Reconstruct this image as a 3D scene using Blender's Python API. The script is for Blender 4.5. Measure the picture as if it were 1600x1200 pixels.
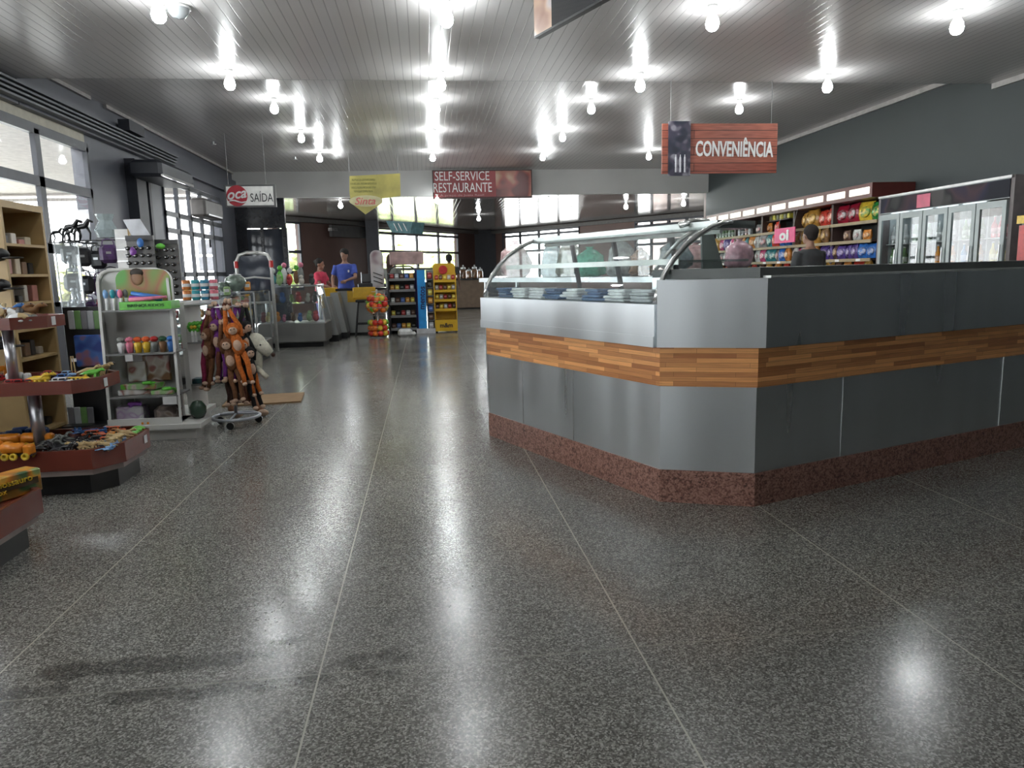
import bpy, math, random
from mathutils import Matrix, Vector
random.seed(7)
for _o in list(bpy.data.objects): bpy.data.objects.remove(_o)
scn = bpy.context.scene
COL = scn.collection
# ------------------------------------------------------------ camera
FPX, YAW, PIT, ROL = 1127.5, 0.115854, 0.154519, -0.024480
EYE = Vector((0, 0, 1.2))
_cy, _sy = math.cos(YAW), math.sin(YAW)
FW = Vector((_sy*math.cos(PIT), _cy*math.cos(PIT), -math.sin(PIT)))
_r0 = Vector((_cy, -_sy, 0)); _u0 = _r0.cross(FW)
RT = _r0*math.cos(ROL) + _u0*math.sin(ROL)
UP = _u0*math.cos(ROL) - _r0*math.sin(ROL)
cam = bpy.data.objects.new('camera', bpy.data.cameras.new('camera')); COL.objects.link(cam)
_m = Matrix((RT, UP, -FW)).transposed().to_4x4(); _m.translation = EYE
cam.matrix_world = _m
cam.data.sensor_width = 36; cam.data.lens = 36*FPX/1600; cam.data.clip_end = 400
scn.camera = cam
# ------------------------------------------------------------ world, exposure
scn.view_settings.view_transform = 'Standard'; scn.view_settings.look = 'None'
scn.view_settings.gamma = 1; scn.view_settings.use_curve_mapping = False
scn.view_settings.exposure = 0.9
W = bpy.data.worlds.new('overcast_sky'); scn.world = W; W.use_nodes = True
_bg = W.node_tree.nodes['Background']; _bg.inputs[0].default_value = (.96, .985, 1, 1); _bg.inputs[1].default_value = 7.0
sun = bpy.data.objects.new('sun', bpy.data.lights.new('sun', 'SUN')); COL.objects.link(sun)
sun.data.energy = 9; sun.data.angle = .3; sun.rotation_euler = (math.radians(40), 0, math.radians(200))
BULB_E = 105.0
try:
    scn.cycles.max_bounces = 8; scn.cycles.diffuse_bounces = 3; scn.cycles.glossy_bounces = 4
    scn.cycles.transparent_max_bounces = 16; scn.cycles.transmission_bounces = 6
    scn.cycles.sample_clamp_indirect = 6; scn.cycles.use_denoising = True
    scn.cycles.caustics_reflective = False; scn.cycles.caustics_refractive = False
except Exception: pass
# ------------------------------------------------------------ pixel -> place helpers (1600x1200)
def ray(x, y): return FW + RT*((x-800)/FPX) - UP*((y-600)/FPX)
def onz(x, y, z): d = ray(x, y); return EYE + d*((z-EYE.z)/d.z)
def ony(x, y, Y): d = ray(x, y); return EYE + d*(Y/d.y)
def onx(x, y, X): d = ray(x, y); return EYE + d*(X/d.x)
def onpl(x, y, A, B):
    n = Vector((-(B[1]-A[1]), B[0]-A[0])); d = ray(x, y)
    t = (n.x*A[0]+n.y*A[1])/(n.x*d.x+n.y*d.y); return EYE + d*t
# ------------------------------------------------------------ materials
def ramp(nt, fac, cols):
    r = nt.nodes.new('ShaderNodeValToRGB'); nt.links.new(fac, r.inputs[0])
    e = r.color_ramp.elements
    while len(e) < len(cols): e.new(.5)
    for i, (p, c) in enumerate(cols): e[i].position = p; e[i].color = (*c, 1)
    return r.outputs[0]
def base(name):
    m = bpy.data.materials.new(name); m.use_nodes = True
    return m, m.node_tree, m.node_tree.nodes['Principled BSDF']
_MC = {}
def mat(name, col, rough=.5, metal=0., var=.12, scale=9., bump=0., emit=0., alpha=1., coat=0.):
    if name in _MC: return _MC[name]
    m, nt, b = base(name); N, L = nt.nodes, nt.links
    tc = N.new('ShaderNodeTexCoord'); n = N.new('ShaderNodeTexNoise'); n.inputs['Scale'].default_value = scale; n.inputs['Detail'].default_value = 3
    L.new(tc.outputs['Object'], n.inputs['Vector'])
    lo = tuple(c*(1-var) for c in col); hi = tuple(min(1, c*(1+var)) for c in col)
    c = ramp(nt, n.outputs[0], [(.3, lo), (.7, hi)])
    L.new(c, b.inputs['Base Color'])
    b.inputs['Roughness'].default_value = rough; b.inputs['Metallic'].default_value = metal
    if coat: b.inputs['Coat Weight'].default_value = coat; b.inputs['Coat Roughness'].default_value = .08
    if bump:
        bp = N.new('ShaderNodeBump'); bp.inputs['Strength'].default_value = bump; bp.inputs['Distance'].default_value = .01
        L.new(n.outputs[0], bp.inputs['Height']); L.new(bp.outputs[0], b.inputs['Normal'])
    if emit: L.new(c, b.inputs['Emission Color']); b.inputs['Emission Strength'].default_value = emit
    if alpha < 1: b.inputs['Alpha'].default_value = alpha
    _MC[name] = m; return m
def glassmat(name, tint=(.96, .99, .98), refl=1., rough=.02, haze=0., hazecol=(.8, .85, .86)):
    m = bpy.data.materials.new(name); m.use_nodes = True; nt = m.node_tree; N, L = nt.nodes, nt.links
    for n in list(N): N.remove(n)
    o = N.new('ShaderNodeOutputMaterial'); t = N.new('ShaderNodeBsdfTransparent'); t.inputs[0].default_value = (*tint, 1)
    g = N.new('ShaderNodeBsdfGlossy'); g.inputs['Roughness'].default_value = rough
    f = N.new('ShaderNodeLayerWeight'); f.inputs[0].default_value = .5
    pw = N.new('ShaderNodeMath'); pw.operation = 'POWER'; L.new(f.outputs['Facing'], pw.inputs[0]); pw.inputs[1].default_value = 4
    mu = N.new('ShaderNodeMath'); mu.operation = 'MULTIPLY_ADD'; mu.use_clamp = True; L.new(pw.outputs[0], mu.inputs[0]); mu.inputs[1].default_value = .85*refl; mu.inputs[2].default_value = .05*refl
    x = N.new('ShaderNodeMixShader'); L.new(mu.outputs[0], x.inputs[0])
    if haze:
        d = N.new('ShaderNodeBsdfDiffuse'); d.inputs[0].default_value = (*hazecol, 1)
        x2 = N.new('ShaderNodeMixShader')
        nz = N.new('ShaderNodeTexNoise'); nz.inputs['Scale'].default_value = 4
        mr = N.new('ShaderNodeMapRange'); L.new(nz.outputs[0], mr.inputs[0]); mr.inputs[3].default_value = haze*.5; mr.inputs[4].default_value = haze*1.4
        L.new(mr.outputs[0], x2.inputs[0]); L.new(t.outputs[0], x2.inputs[1]); L.new(d.outputs[0], x2.inputs[2]); L.new(x2.outputs[0], x.inputs[1])
    else: L.new(t.outputs[0], x.inputs[1])
    L.new(g.outputs[0], x.inputs[2]); L.new(x.outputs[0], o.inputs[0]); return m
def mapped(nt, scale, out='UV'):
    tc = nt.nodes.new('ShaderNodeTexCoord'); mp = nt.nodes.new('ShaderNodeMapping')
    mp.inputs['Scale'].default_value = scale; nt.links.new(tc.outputs[out], mp.inputs[0]); return mp.outputs[0]
def steelmat(name, col=(.64, .67, .69), r0=.16, r1=.5, sc=(3, .22, 1)):
    m, nt, b = base(name); N, L = nt.nodes, nt.links
    v = mapped(nt, sc); n = N.new('ShaderNodeTexNoise'); n.inputs['Scale'].default_value = 1.8; n.inputs['Detail'].default_value = 1; L.new(v, n.inputs[0])
    mr = N.new('ShaderNodeMapRange'); L.new(n.outputs[0], mr.inputs[0]); mr.inputs[1].default_value = .0; mr.inputs[2].default_value = 1.
    mr.inputs[3].default_value = r0; mr.inputs[4].default_value = r1; L.new(mr.outputs[0], b.inputs['Roughness'])
    L.new(ramp(nt, n.outputs[0], [(.0, tuple(c*.8 for c in col)), (1., col)]), b.inputs['Base Color'])
    b.inputs['Metallic'].default_value = .92
    n2 = N.new('ShaderNodeTexNoise'); n2.inputs['Scale'].default_value = .6; n2.inputs['Detail'].default_value = 0; L.new(v, n2.inputs[0])
    bp = N.new('ShaderNodeBump'); bp.inputs['Strength'].default_value = .13; bp.inputs['Distance'].default_value = .03
    L.new(n2.outputs[0], bp.inputs['Height']); L.new(bp.outputs[0], b.inputs['Normal']); return m
# ------------------------------------------------------------ mesh builder
class MB:
    def __init__(s): s.v = []; s.f = []; s.m = []; s.M = Matrix.Identity(4)
    def add(s, vs, fs, m=0):
        o = len(s.v); s.v += [s.M @ Vector(p) for p in vs]; s.f += [tuple(i+o for i in f) for f in fs]; s.m += [m]*len(fs); return s
    def bb(s, x0, x1, y0, y1, z0, z1, m=0):
        return s.add([(x0,y0,z0),(x1,y0,z0),(x1,y1,z0),(x0,y1,z0),(x0,y0,z1),(x1,y0,z1),(x1,y1,z1),(x0,y1,z1)],
                     [(0,3,2,1),(4,5,6,7),(0,1,5,4),(1,2,6,5),(2,3,7,6),(3,0,4,7)], m)
    def box(s, c, d, m=0, rz=0, rx=0, ry=0):
        k = s.M; s.M = k @ Matrix.Translation(c) @ Matrix.Rotation(rz,4,'Z') @ Matrix.Rotation(ry,4,'Y') @ Matrix.Rotation(rx,4,'X')
        s.bb(-d[0]/2,d[0]/2,-d[1]/2,d[1]/2,-d[2]/2,d[2]/2,m); s.M = k; return s
    def rbox(s, c, d, r=.01, m=0, rz=0, rx=0, ry=0):   # chamfered box
        k = s.M; s.M = k @ Matrix.Translation(c) @ Matrix.Rotation(rz,4,'Z') @ Matrix.Rotation(ry,4,'Y') @ Matrix.Rotation(rx,4,'X')
        X, Y, Z = d[0]/2, d[1]/2, d[2]/2; r = min(r, X*.9, Y*.9, Z*.9)
        def ring(e, z): return [(X-e,-Y,z),(X,-Y+e,z),(X,Y-e,z),(X-e,Y,z),(-X+e,Y,z),(-X,Y-e,z),(-X,-Y+e,z),(-X+e,-Y,z)]
        def inn(z): return [(p[0]*(X-r)/X, p[1]*(Y-r)/Y, z) for p in ring(r, z)]
        R = [inn(-Z), ring(r,-Z+r), ring(r,Z-r), inn(Z)]; vs = [p for q in R for p in q]; fs = [tuple(range(7,-1,-1)), tuple(range(24,32))]
        for a in range(3):
            for i in range(8): fs.append((a*8+i, a*8+(i+1)%8, a*8+8+(i+1)%8, a*8+8+i))
        s.add(vs, fs, m); s.M = k; return s
    def prism(s, pts, z0, z1, m=0):
        a = sum(pts[i][0]*pts[(i+1)%len(pts)][1]-pts[(i+1)%len(pts)][0]*pts[i][1] for i in range(len(pts)))
        if a < 0: pts = pts[::-1]
        n = len(pts)
        return s.add([(p[0],p[1],z0) for p in pts]+[(p[0],p[1],z1) for p in pts],
              [tuple(range(n-1,-1,-1)), tuple(range(n,2*n))]+[(i,(i+1)%n,n+(i+1)%n,n+i) for i in range(n)], m)
    def lathe(s, prof, c=(0,0,0), n=12, m=0):
        vs, fs = [], []; k = len(prof)
        for j in range(n):
            a = 2*math.pi*j/n
            for r, z in prof: vs.append((c[0]+r*math.cos(a), c[1]+r*math.sin(a), c[2]+z))
        for j in range(n):
            for i in range(k-1): fs.append((j*k+i, ((j+1)%n)*k+i, ((j+1)%n)*k+i+1, j*k+i+1))
        if prof[0][0] > 1e-6: fs.append(tuple(j*k for j in range(n-1,-1,-1)))
        if prof[-1][0] > 1e-6: fs.append(tuple(j*k+k-1 for j in range(n)))
        return s.add(vs, fs, m)
    def cyl(s, c, r, h, n=12, m=0, r2=None): return s.lathe([(r,0),(r if r2 is None else r2,h)], c, n, m)
    def ell(s, c, r, m=0, n=10, k=6, rot=None):
        if isinstance(r,(int,float)): r = (r,r,r)
        K = s.M; s.M = K @ Matrix.Translation(c) @ (rot or Matrix.Identity(4)) @ Matrix.Diagonal((*r,1))
        s.lathe([(math.sin(math.pi*i/k) if 0<i<k else 0, -math.cos(math.pi*i/k)) for i in range(k+1)], (0,0,0), n, m); s.M = K; return s
    def tube(s, P, r, n=8, m=0, closed=False):
        P = [Vector(p) for p in P]; rs = r if isinstance(r,(list,tuple)) else [r]*len(P); K = len(P); vs, fs = [], []
        prev = None
        for i, p in enumerate(P):
            if closed: t = P[(i+1)%K]-P[i-1]
            else: t = P[min(i+1,K-1)]-P[max(i-1,0)]
            t.normalize()
            ref = prev if prev is not None and abs(prev.dot(t)) < .97 else (Vector((0,0,1)) if abs(t.z) < .9 else Vector((1,0,0)))
            a = (ref - t*ref.dot(t)).normalized(); prev = a; b = t.cross(a)
            for j in range(n):
                q = 2*math.pi*j/n; vs.append(p+(a*math.cos(q)+b*math.sin(q))*rs[i])
        for i in range(K if closed else K-1):
            for j in range(n): fs.append((i*n+j, i*n+(j+1)%n, ((i+1)%K)*n+(j+1)%n, ((i+1)%K)*n+j))
        if not closed: fs += [tuple(range(n-1,-1,-1)), tuple(range((K-1)*n, K*n))]
        return s.add(vs, fs, m)
    def quad(s, a, b, c, d, m=0): return s.add([a,b,c,d], [(0,1,2,3)], m)
    def slab(s, A, B, z0, z1, t, m=0):     # vertical wall slab from ground point A to B, thickness t to the left of A->B
        A = Vector(A[:2]); B = Vector(B[:2]); n = Vector((-(B-A).y, (B-A).x)).normalized()*t
        return s.prism([A, B, B+n, A+n], z0, z1, m)
    def build(s, name, mats, parent=None, world=False, smooth=False, **props):
        if not isinstance(mats, (list, tuple)): mats = [mats]
        off = parent.location if (parent is not None and world) else Vector((0,0,0))
        me = bpy.data.meshes.new(name); me.from_pydata([tuple(p-off) for p in s.v], [], s.f)
        for x in mats: me.materials.append(x)
        me.polygons.foreach_set('material_index', [min(i, len(mats)-1) for i in s.m])
        if smooth: me.polygons.foreach_set('use_smooth', [True]*len(s.f))
        uv = me.uv_layers.new(name='UVMap').data
        for p in me.polygons:
            n = p.normal
            if abs(n.z) > .8: t, w = Vector((1,0,0)), Vector((0,1,0))
            else: t = Vector((-n.y, n.x, 0)).normalized(); w = Vector((0,0,1))
            for li in p.loop_indices:
                q = me.vertices[me.loops[li].vertex_index].co + off; uv[li].uv = (q.dot(t), q.dot(w))
        me.update()
        o = bpy.data.objects.new(name, me); COL.objects.link(o)
        if parent is not None: o.parent = parent
        for k, v in props.items(): o[k] = v
        return o
def thing(name, label, cat, loc=(0,0,0), rz=0., group=None):
    o = bpy.data.objects.new(name, None); COL.objects.link(o); o.empty_display_size = .05
    o.location = loc; o.rotation_euler = (0,0,rz); return tag(o, label, cat, group)
def tag(o, label, cat, group=None, kind=None):
    o['label'] = label; o['category'] = cat
    if group: o['group'] = group
    if kind: o['kind'] = kind
    return o
def dup(root, loc, rz=None, label=None, group=None, scale=None):
    r = root.copy(); COL.objects.link(r); r.location = loc
    if rz is not None: r.rotation_euler = (0,0,rz)
    if label: r['label'] = label
    if group: r['group'] = group
    if scale: r.scale = scale if isinstance(scale,(tuple,list)) else (scale,)*3
    for ch in root.children:
        c = ch.copy(); COL.objects.link(c); c.parent = r
        for g in ch.children: d = g.copy(); COL.objects.link(d); d.parent = c
    return r
def struct(name, mb, m, parent=None, smooth=False): 
    o = mb.build(name, m, parent, smooth=smooth)
    if parent is None: o['kind'] = 'structure'
    return o
def textmesh(body, w, h, M, name, m, parent, depth=.004, bold=0., shear=0., world=True):
    c = bpy.data.curves.new(name, 'FONT'); c.body = body; c.size = 1; c.extrude = .01; c.offset = bold; c.align_x = 'CENTER'; c.shear = shear
    c.resolution_u = 3
    o = bpy.data.objects.new('tmp', c); COL.objects.link(o)
    dg = bpy.context.evaluated_depsgraph_get(); me = bpy.data.meshes.new_from_object(o.evaluated_get(dg))
    bpy.data.objects.remove(o)
    xs = [v.co.x for v in me.vertices]; ys = [v.co.y for v in me.vertices]
    cx, cy = (min(xs)+max(xs))/2, (min(ys)+max(ys))/2; sx, sy = w/(max(xs)-min(xs)), h/(max(ys)-min(ys))
    off = parent.location if world and parent is not None else Vector((0,0,0))
    for v in me.vertices: v.co = M @ Vector(((v.co.x-cx)*sx, (v.co.y-cy)*sy, v.co.z*depth/.01)) - off
    me.materials.clear(); me.materials.append(m); me.name = name
    r = bpy.data.objects.new(name, me); COL.objects.link(r)
    if parent is not None: r.parent = parent
    return r
def face_mat(c, rz=0., tilt=0.):   # text plane standing upright, facing -Y (turned by rz)
    return Matrix.Translation(c) @ Matrix.Rotation(rz,4,'Z') @ Matrix.Rotation(math.pi/2+tilt,4,'X')
rnd = random.uniform
# ============================================================ SETTING
XL, XR, YS, YB = -4.6, 7.6, 9.2, 19.0
ZN, ZF, ZB = 3.5, 3.78, 3.15
def floor_material():
    m, nt, b = base('terrazzo'); N, L = nt.nodes, nt.links
    tc = N.new('ShaderNodeTexCoord'); P = tc.outputs['Object']
    def noise(s, d=3): n = N.new('ShaderNodeTexNoise'); n.inputs['Scale'].default_value = s; n.inputs['Detail'].default_value = d; L.new(P, n.inputs['Vector']); return n.outputs[0]
    v = N.new('ShaderNodeTexVoronoi'); v.inputs['Scale'].default_value = 200; L.new(P, v.inputs['Vector'])
    sep = N.new('ShaderNodeSeparateColor'); L.new(v.outputs['Color'], sep.inputs[0])
    c1 = ramp(nt, sep.outputs[0], [(.0, (.055,.053,.048)), (.3, (.11,.107,.097)), (.62, (.19,.187,.174)), (1., (.42,.415,.39))])
    big = ramp(nt, noise(.9, 4), [(.3, (.80,.80,.80)), (.7, (1.1,1.08,1.04))])
    mx = N.new('ShaderNodeMix'); mx.data_type = 'RGBA'; mx.blend_type = 'MULTIPLY'; mx.inputs[0].default_value = 1; L.new(c1, mx.inputs[6]); L.new(big, mx.inputs[7])
    sx = N.new('ShaderNodeSeparateXYZ'); L.new(P, sx.inputs[0])
    def math_(op, a, b_=None, c_=None, cl=False):
        n = N.new('ShaderNodeMath'); n.operation = op; n.use_clamp = cl
        for i, q in enumerate((a, b_, c_)):
            if q is None: continue
            if isinstance(q, (int, float)): n.inputs[i].default_value = q
            else: L.new(q, n.inputs[i])
        return n.outputs[0]
    def line(src, off, per, w):
        t = math_('SUBTRACT', src, off); t = math_('DIVIDE', t, per); t = math_('ADD', t, .5); t = math_('FRACT', t); t = math_('SUBTRACT', t, .5); t = math_('ABSOLUTE', t); t = math_('MULTIPLY', t, per)
        return math_('LESS_THAN', t, w)
    lx = line(sx.outputs[0], .628, .9975, .0028); ly = line(sx.outputs[1], 2.10, 1.715, .004)
    def stain(cx, cy, rx, ry, f=7, th=.25):
        a = math_('DIVIDE', math_('SUBTRACT', sx.outputs[0], cx), rx); c = math_('DIVIDE', math_('SUBTRACT', sx.outputs[1], cy), ry)
        d = math_('ADD', math_('MULTIPLY', a, a), math_('MULTIPLY', c, c)); d = math_('SUBTRACT', 1, d)
        d = math_('ADD', d, math_('MULTIPLY', math_('SUBTRACT', noise(f, 6), .5), 2.6)); d = math_('MULTIPLY', math_('SUBTRACT', d, th), 2.2, cl=True); return d
    st = None
    for q in ((-1.45,2.12,.42,.11,9,.2), (-.95,2.24,.5,.07,9,.2), (-.62,2.07,.55,.06,9,.3), (-.22,2.14,.2,.1,12,.5), (-.5,2.33,.1,.035,12,.3), (-1.75,2.05,.35,.1,9,.2)):
        s = stain(*q); st = s if st is None else math_('MAXIMUM', st, s)
    dk = N.new('ShaderNodeMix'); dk.data_type = 'RGBA'; dk.blend_type = 'MULTIPLY'; L.new(math_('MULTIPLY', st, .62), dk.inputs[0]); L.new(mx.outputs[2], dk.inputs[6]); dk.inputs[7].default_value = (.12,.12,.12,1)
    j1 = N.new('ShaderNodeMix'); j1.data_type = 'RGBA'; L.new(math_('MULTIPLY', lx, 1.), j1.inputs[0]); L.new(dk.outputs[2], j1.inputs[6]); j1.inputs[7].default_value = (.42,.4,.34,1)
    j2 = N.new('ShaderNodeMix'); j2.data_type = 'RGBA'; L.new(math_('MULTIPLY', ly, .6), j2.inputs[0]); L.new(j1.outputs[2], j2.inputs[6]); j2.inputs[7].default_value = (.26,.25,.22,1)
    L.new(j2.outputs[2], b.inputs['Base Color'])
    mr = N.new('ShaderNodeMapRange'); L.new(noise(1.7, 5), mr.inputs[0]); mr.inputs[1].default_value = .3; mr.inputs[2].default_value = .7; mr.inputs[3].default_value = .17; mr.inputs[4].default_value = .26
    L.new(mr.outputs[0], b.inputs['Roughness']); b.inputs['Specular IOR Level'].default_value = .6
    bp = N.new('ShaderNodeBump'); bp.inputs['Strength'].default_value = .06; bp.inputs['Distance'].default_value = .02; L.new(noise(2.2, 3), bp.inputs['Height']); L.new(bp.outputs[0], b.inputs['Normal'])
    return m
def pvc(name, per, col, rough=.25):
    m, nt, b = base(name); N, L = nt.nodes, nt.links
    tc = N.new('ShaderNodeTexCoord'); sx = N.new('ShaderNodeSeparateXYZ'); L.new(tc.outputs['Object'], sx.inputs[0])
    def mt(op, a, b_): 
        n = N.new('ShaderNodeMath'); n.operation = op
        for i, q in enumerate((a, b_)):
            if isinstance(q, (int, float)): n.inputs[i].default_value = q
            else: L.new(q, n.inputs[i])
        return n.outputs[0]
    fr = mt('FRACT', mt('DIVIDE', sx.outputs[0], per), 0); ab = mt('ABSOLUTE', mt('SUBTRACT', fr, .5), 0)
    g = ramp(nt, ab, [(.0, (0,0,0)), (.07, (1,1,1)), (1, (1,1,1))])
    n = N.new('ShaderNodeTexNoise'); n.inputs['Scale'].default_value = .8; L.new(tc.outputs['Object'], n.inputs[0])
    cc = ramp(nt, n.outputs[0], [(.3, tuple(c*.92 for c in col)), (.7, col)])
    mx = N.new('ShaderNodeMix'); mx.data_type = 'RGBA'; mx.blend_type = 'MULTIPLY'; mx.inputs[0].default_value = .45; L.new(cc, mx.inputs[6]); L.new(g, mx.inputs[7]); L.new(mx.outputs[2], b.inputs['Base Color'])
    b.inputs['Roughness'].default_value = rough; b.inputs['Specular IOR Level'].default_value = .6
    bp = N.new('ShaderNodeBump'); bp.inputs['Strength'].default_value = .22; bp.inputs['Distance'].default_value = .004; L.new(g, bp.inputs['Height']); L.new(bp.outputs[0], b.inputs['Normal']); return m
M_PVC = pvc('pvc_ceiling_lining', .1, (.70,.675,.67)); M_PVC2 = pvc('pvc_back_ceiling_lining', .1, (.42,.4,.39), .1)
M_GREY = mat('grey_wall_paint', (.043,.053,.055), .6, var=.04, scale=1.5); M_DARK = mat('charcoal_paint', (.035,.038,.048), .5, var=.1)
M_DGREY = mat('blue_grey_paint', (.12,.125,.15), .45, var=.06, scale=2); M_WHT = mat('offwhite_plaster', (.55,.55,.54), .7, var=.05, scale=1.2)
M_BRN = mat('brown_wall_panel', (.14,.083,.07), .5, var=.12, scale=1); M_TRIM = mat('pale_cornice', (.42,.40,.39), .6)
M_FRAME = mat('dark_window_frame', (.045,.05,.065), .4); M_BLACK = mat('black_plastic', (.012,.012,.014), .35)
M_GLASS = glassmat('window_glass', (.95,.97,.98)); M_CGLASS = glassmat('case_glass', (.90,.95,.94), 1.0, haze=.07); M_HAZEG = glassmat('glare_glass', (.9,.93,.95), 1.2, haze=.22)
M_STEEL = steelmat('brushed_steel'); M_ALU = mat('aluminium', (.55,.56,.57), .3, .9, var=.05)
fl = MB().add([(-16,-7,0),(14,-7,0),(14,40,0),(-16,40,0)], [(0,1,2,3)])
struct('floor', fl, floor_material())
struct('ceiling', MB().bb(XL-.6, XR+.3, -7, YS, ZN, ZN+.08), M_PVC)
struct('trim_1', MB().bb(XL, XR, YS, YS+.02, ZN, ZF), mat('ceiling_step_face', (.25,.25,.25), .5))
struct('ceiling.001', MB().bb(XL-.6, XR+.3, YS+.02, YB, ZF, ZF+.08), M_PVC)
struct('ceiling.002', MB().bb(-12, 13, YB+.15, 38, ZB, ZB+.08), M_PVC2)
struct('wall_back', MB().bb(XL, XR, YB, YB+.15, ZB, ZF), M_WHT)
struct('wall_right', MB().bb(XR, XR+.2, -7, YB+.15, 0, ZF), M_GREY)
struct('wall_front', MB().bb(-.6, XR+.3, -7.2, -7, 0, ZF), M_DARK); struct('wall_front_bounce', MB().bb(XL-.6,-.601,-7.2,-7,0,ZF), mat('pale_bounce_wall',(.8,.8,.8),.7))  # pale left section added behind the camera, to be reflected in the counter corner
struct('trim_2', MB().bb(XR-.05, XR, YS+.02, YB, ZF-.07, ZF).bb(XR-.05, XR, -7, YS, ZN-.07, ZN), M_TRIM)
# left wall: solid pieces, windows, piers
def grid_window(name, A, B, z0, z1, cols, rows, fr=.05, t=.06, transom=None):
    """a framed window from ground point A to B: frame mesh parent with one pane mesh"""
    A = Vector(A); B = Vector(B); L = (B-A).length; d = (B-A)/L; n = Vector((-d.y, d.x))
    root = MB(); 
    def bar(u0, u1, a, b_): 
        p = A+d*u0; q = A+d*u1; root.prism([p-n*t/2, q-n*t/2, q+n*t/2, p+n*t/2], a, b_)
    for i in range(cols+1): u = L*i/cols; bar(max(0,u-fr/2), min(L,u+fr/2), z0, z1)
    zs = rows if isinstance(rows, list) else [z0+(z1-z0)*i/rows for i in range(rows+1)]
    for z in zs: bar(0, L, z-fr/2, z+fr/2)
    o = root.build(name, M_FRAME); o['kind'] = 'structure'
    g = MB(); g.add([(A.x,A.y,z0),(B.x,B.y,z0),(B.x,B.y,z1),(A.x,A.y,z1)], [(0,1,2,3)]); g.build('window_glass', M_GLASS, o)
    return o
grid_window('window_10', (XL, -5.8), (XL, .4), .9, 3.04, 4, [.9, 1.62, 2.42, 3.04], .1)  # added window out of view, brings daylight onto the foreground
grid_window('window_1', (XL, 1.2), (XL, 6.4), .9, 3.04, 4, [.9, 1.62, 2.42, 3.04], .1)
grid_window('window_2', (XL, 6.95), (XL, 11.05), .9, 3.04, 3, [.9, 1.62, 2.42, 3.04], .12)
grid_window('window_3', (XL, 13.95), (XL, 17.65), .5, 2.98, 5, [.5, 1.3, 2.1, 2.4, 2.98], .09)
wl = MB()
wl.bb(XL-.2, XL, -7, 19.15, 3.04, ZF).bb(XL-.2, XL, -7, 19.15, 0, .5).bb(XL-.2, XL, -7, 11.2, .5, .9)
wl.bb(XL-.2, XL, -7, -5.8, .9, 3.04).bb(XL-.2, XL, .4, 1.2, .9, 3.04).bb(XL-.2, XL+.02, 6.4, 6.95, .5, 3.04).bb(XL-.2, XL, 11.05, 13.95, .5, 3.04).bb(XL-.2, XL, 17.65, 19.15, .5, 3.04)
struct('wall_left', wl, M_DGREY)
struct('trim_3', MB().bb(XL, XL+.16, 12.35, 12.75, 0, 3.1).bb(XL, XL+.16, 12.85, 12.95, 0, 3.1).bb(XL+.14, XL+.3, 11.9, 12.5, 3.44, 3.6), M_DARK)       # piers
# beam with grooved rail along the left
bm = MB().bb(XL, XL+.10, -6.9, YS, 3.22, ZN-.02).bb(XL,XL+.10,YS+.03,18.95,3.22,3.55)
struct('trim_4', bm, M_DGREY)
rl = MB()
for k in range(4): rl.bb(XL+.10, XL+.20+.02*k, -6.9, 14.2, 3.25+.045*k, 3.275+.045*k)
struct('trim_5', rl, mat('grey_rail', (.13,.14,.155), .4))
struct('trim_6', MB().bb(XL, XL+.05, YS+.02, 11.28, ZF-.05, ZF).bb(XL,XL+.05,11.78,YB,ZF-.05,ZF), M_TRIM)
struct('trim_9', MB().bb(XL,XL+.012,-6.9,11.0,3.10,3.22), mat('pale_lit_wall',(.5,.47,.38),.5))  # wall strip coloured cream, with the window light put into the colour
# far room, two window walls meeting in a corner
CA, CC, CD = Vector((-4.75,24.2)), Vector((2.93,35.5)), Vector((10.6,24.2))
def leg(A, B, wins, nm, start):
    A = Vector(A); B = Vector(B); d = (B-A).normalized(); L = (B-A).length; u = 0; k = start
    w = MB()
    for (x0, x1, cols) in wins:
        p = onpl(x0, 400, A, B); q = onpl(x1, 400, A, B); u0 = (Vector(p[:2])-A).dot(d); u1 = (Vector(q[:2])-A).dot(d)
        if u0 > u: w.slab(A+d*u, A+d*u0, 0, ZB, .2)
        w.slab(A+d*u0, A+d*u1, 0, .8, .2).slab(A+d*u0, A+d*u1, 2.98, ZB, .2)
        grid_window('window_%d' % k, A+d*u0, A+d*u1, .8, 2.98, cols, [.8, 1.35, 2.02, 2.98] if cols != 4 else [.8,1.4,2.1,2.8,2.98], .1, .08); k += 1; u = u1
    w.slab(A+d*u, B, 0, ZB, .2)
    struct(nm, w, M_BRN); return k
k = leg(CA, CC, [(437,471,1),(575,716,4)], 'wall_far_left', 4)
leg(CC, CD, [(786,906,4),(992,1102,4)], 'wall_far_right', k)
struct('wall_far_side', MB().bb(XR, 13, YB+.16, YB+.3, 0, ZB).bb(12.8,13,YB,40,0,ZB), M_BRN)
struct('trim_7', MB().prism([CC+Vector((-.5,-.75)), CC+Vector((.5,-.75)), CC+Vector((.5,-.1)), CC+Vector((-.5,-.1))], 0, ZB).bb(-2.05,-1.6,27.2,27.7,0,ZB), M_DARK)
struct('trim_8', MB().slab(CA+Vector((.25,-.1)), CC+Vector((0,-.3)), ZB-.16, ZB-.02, .12).slab(CC+Vector((0,-.3)), CD+Vector((-.25,-.1)), ZB-.16, ZB-.02, .12), mat('grey_lintel', (.13,.125,.12), .5))
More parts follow.
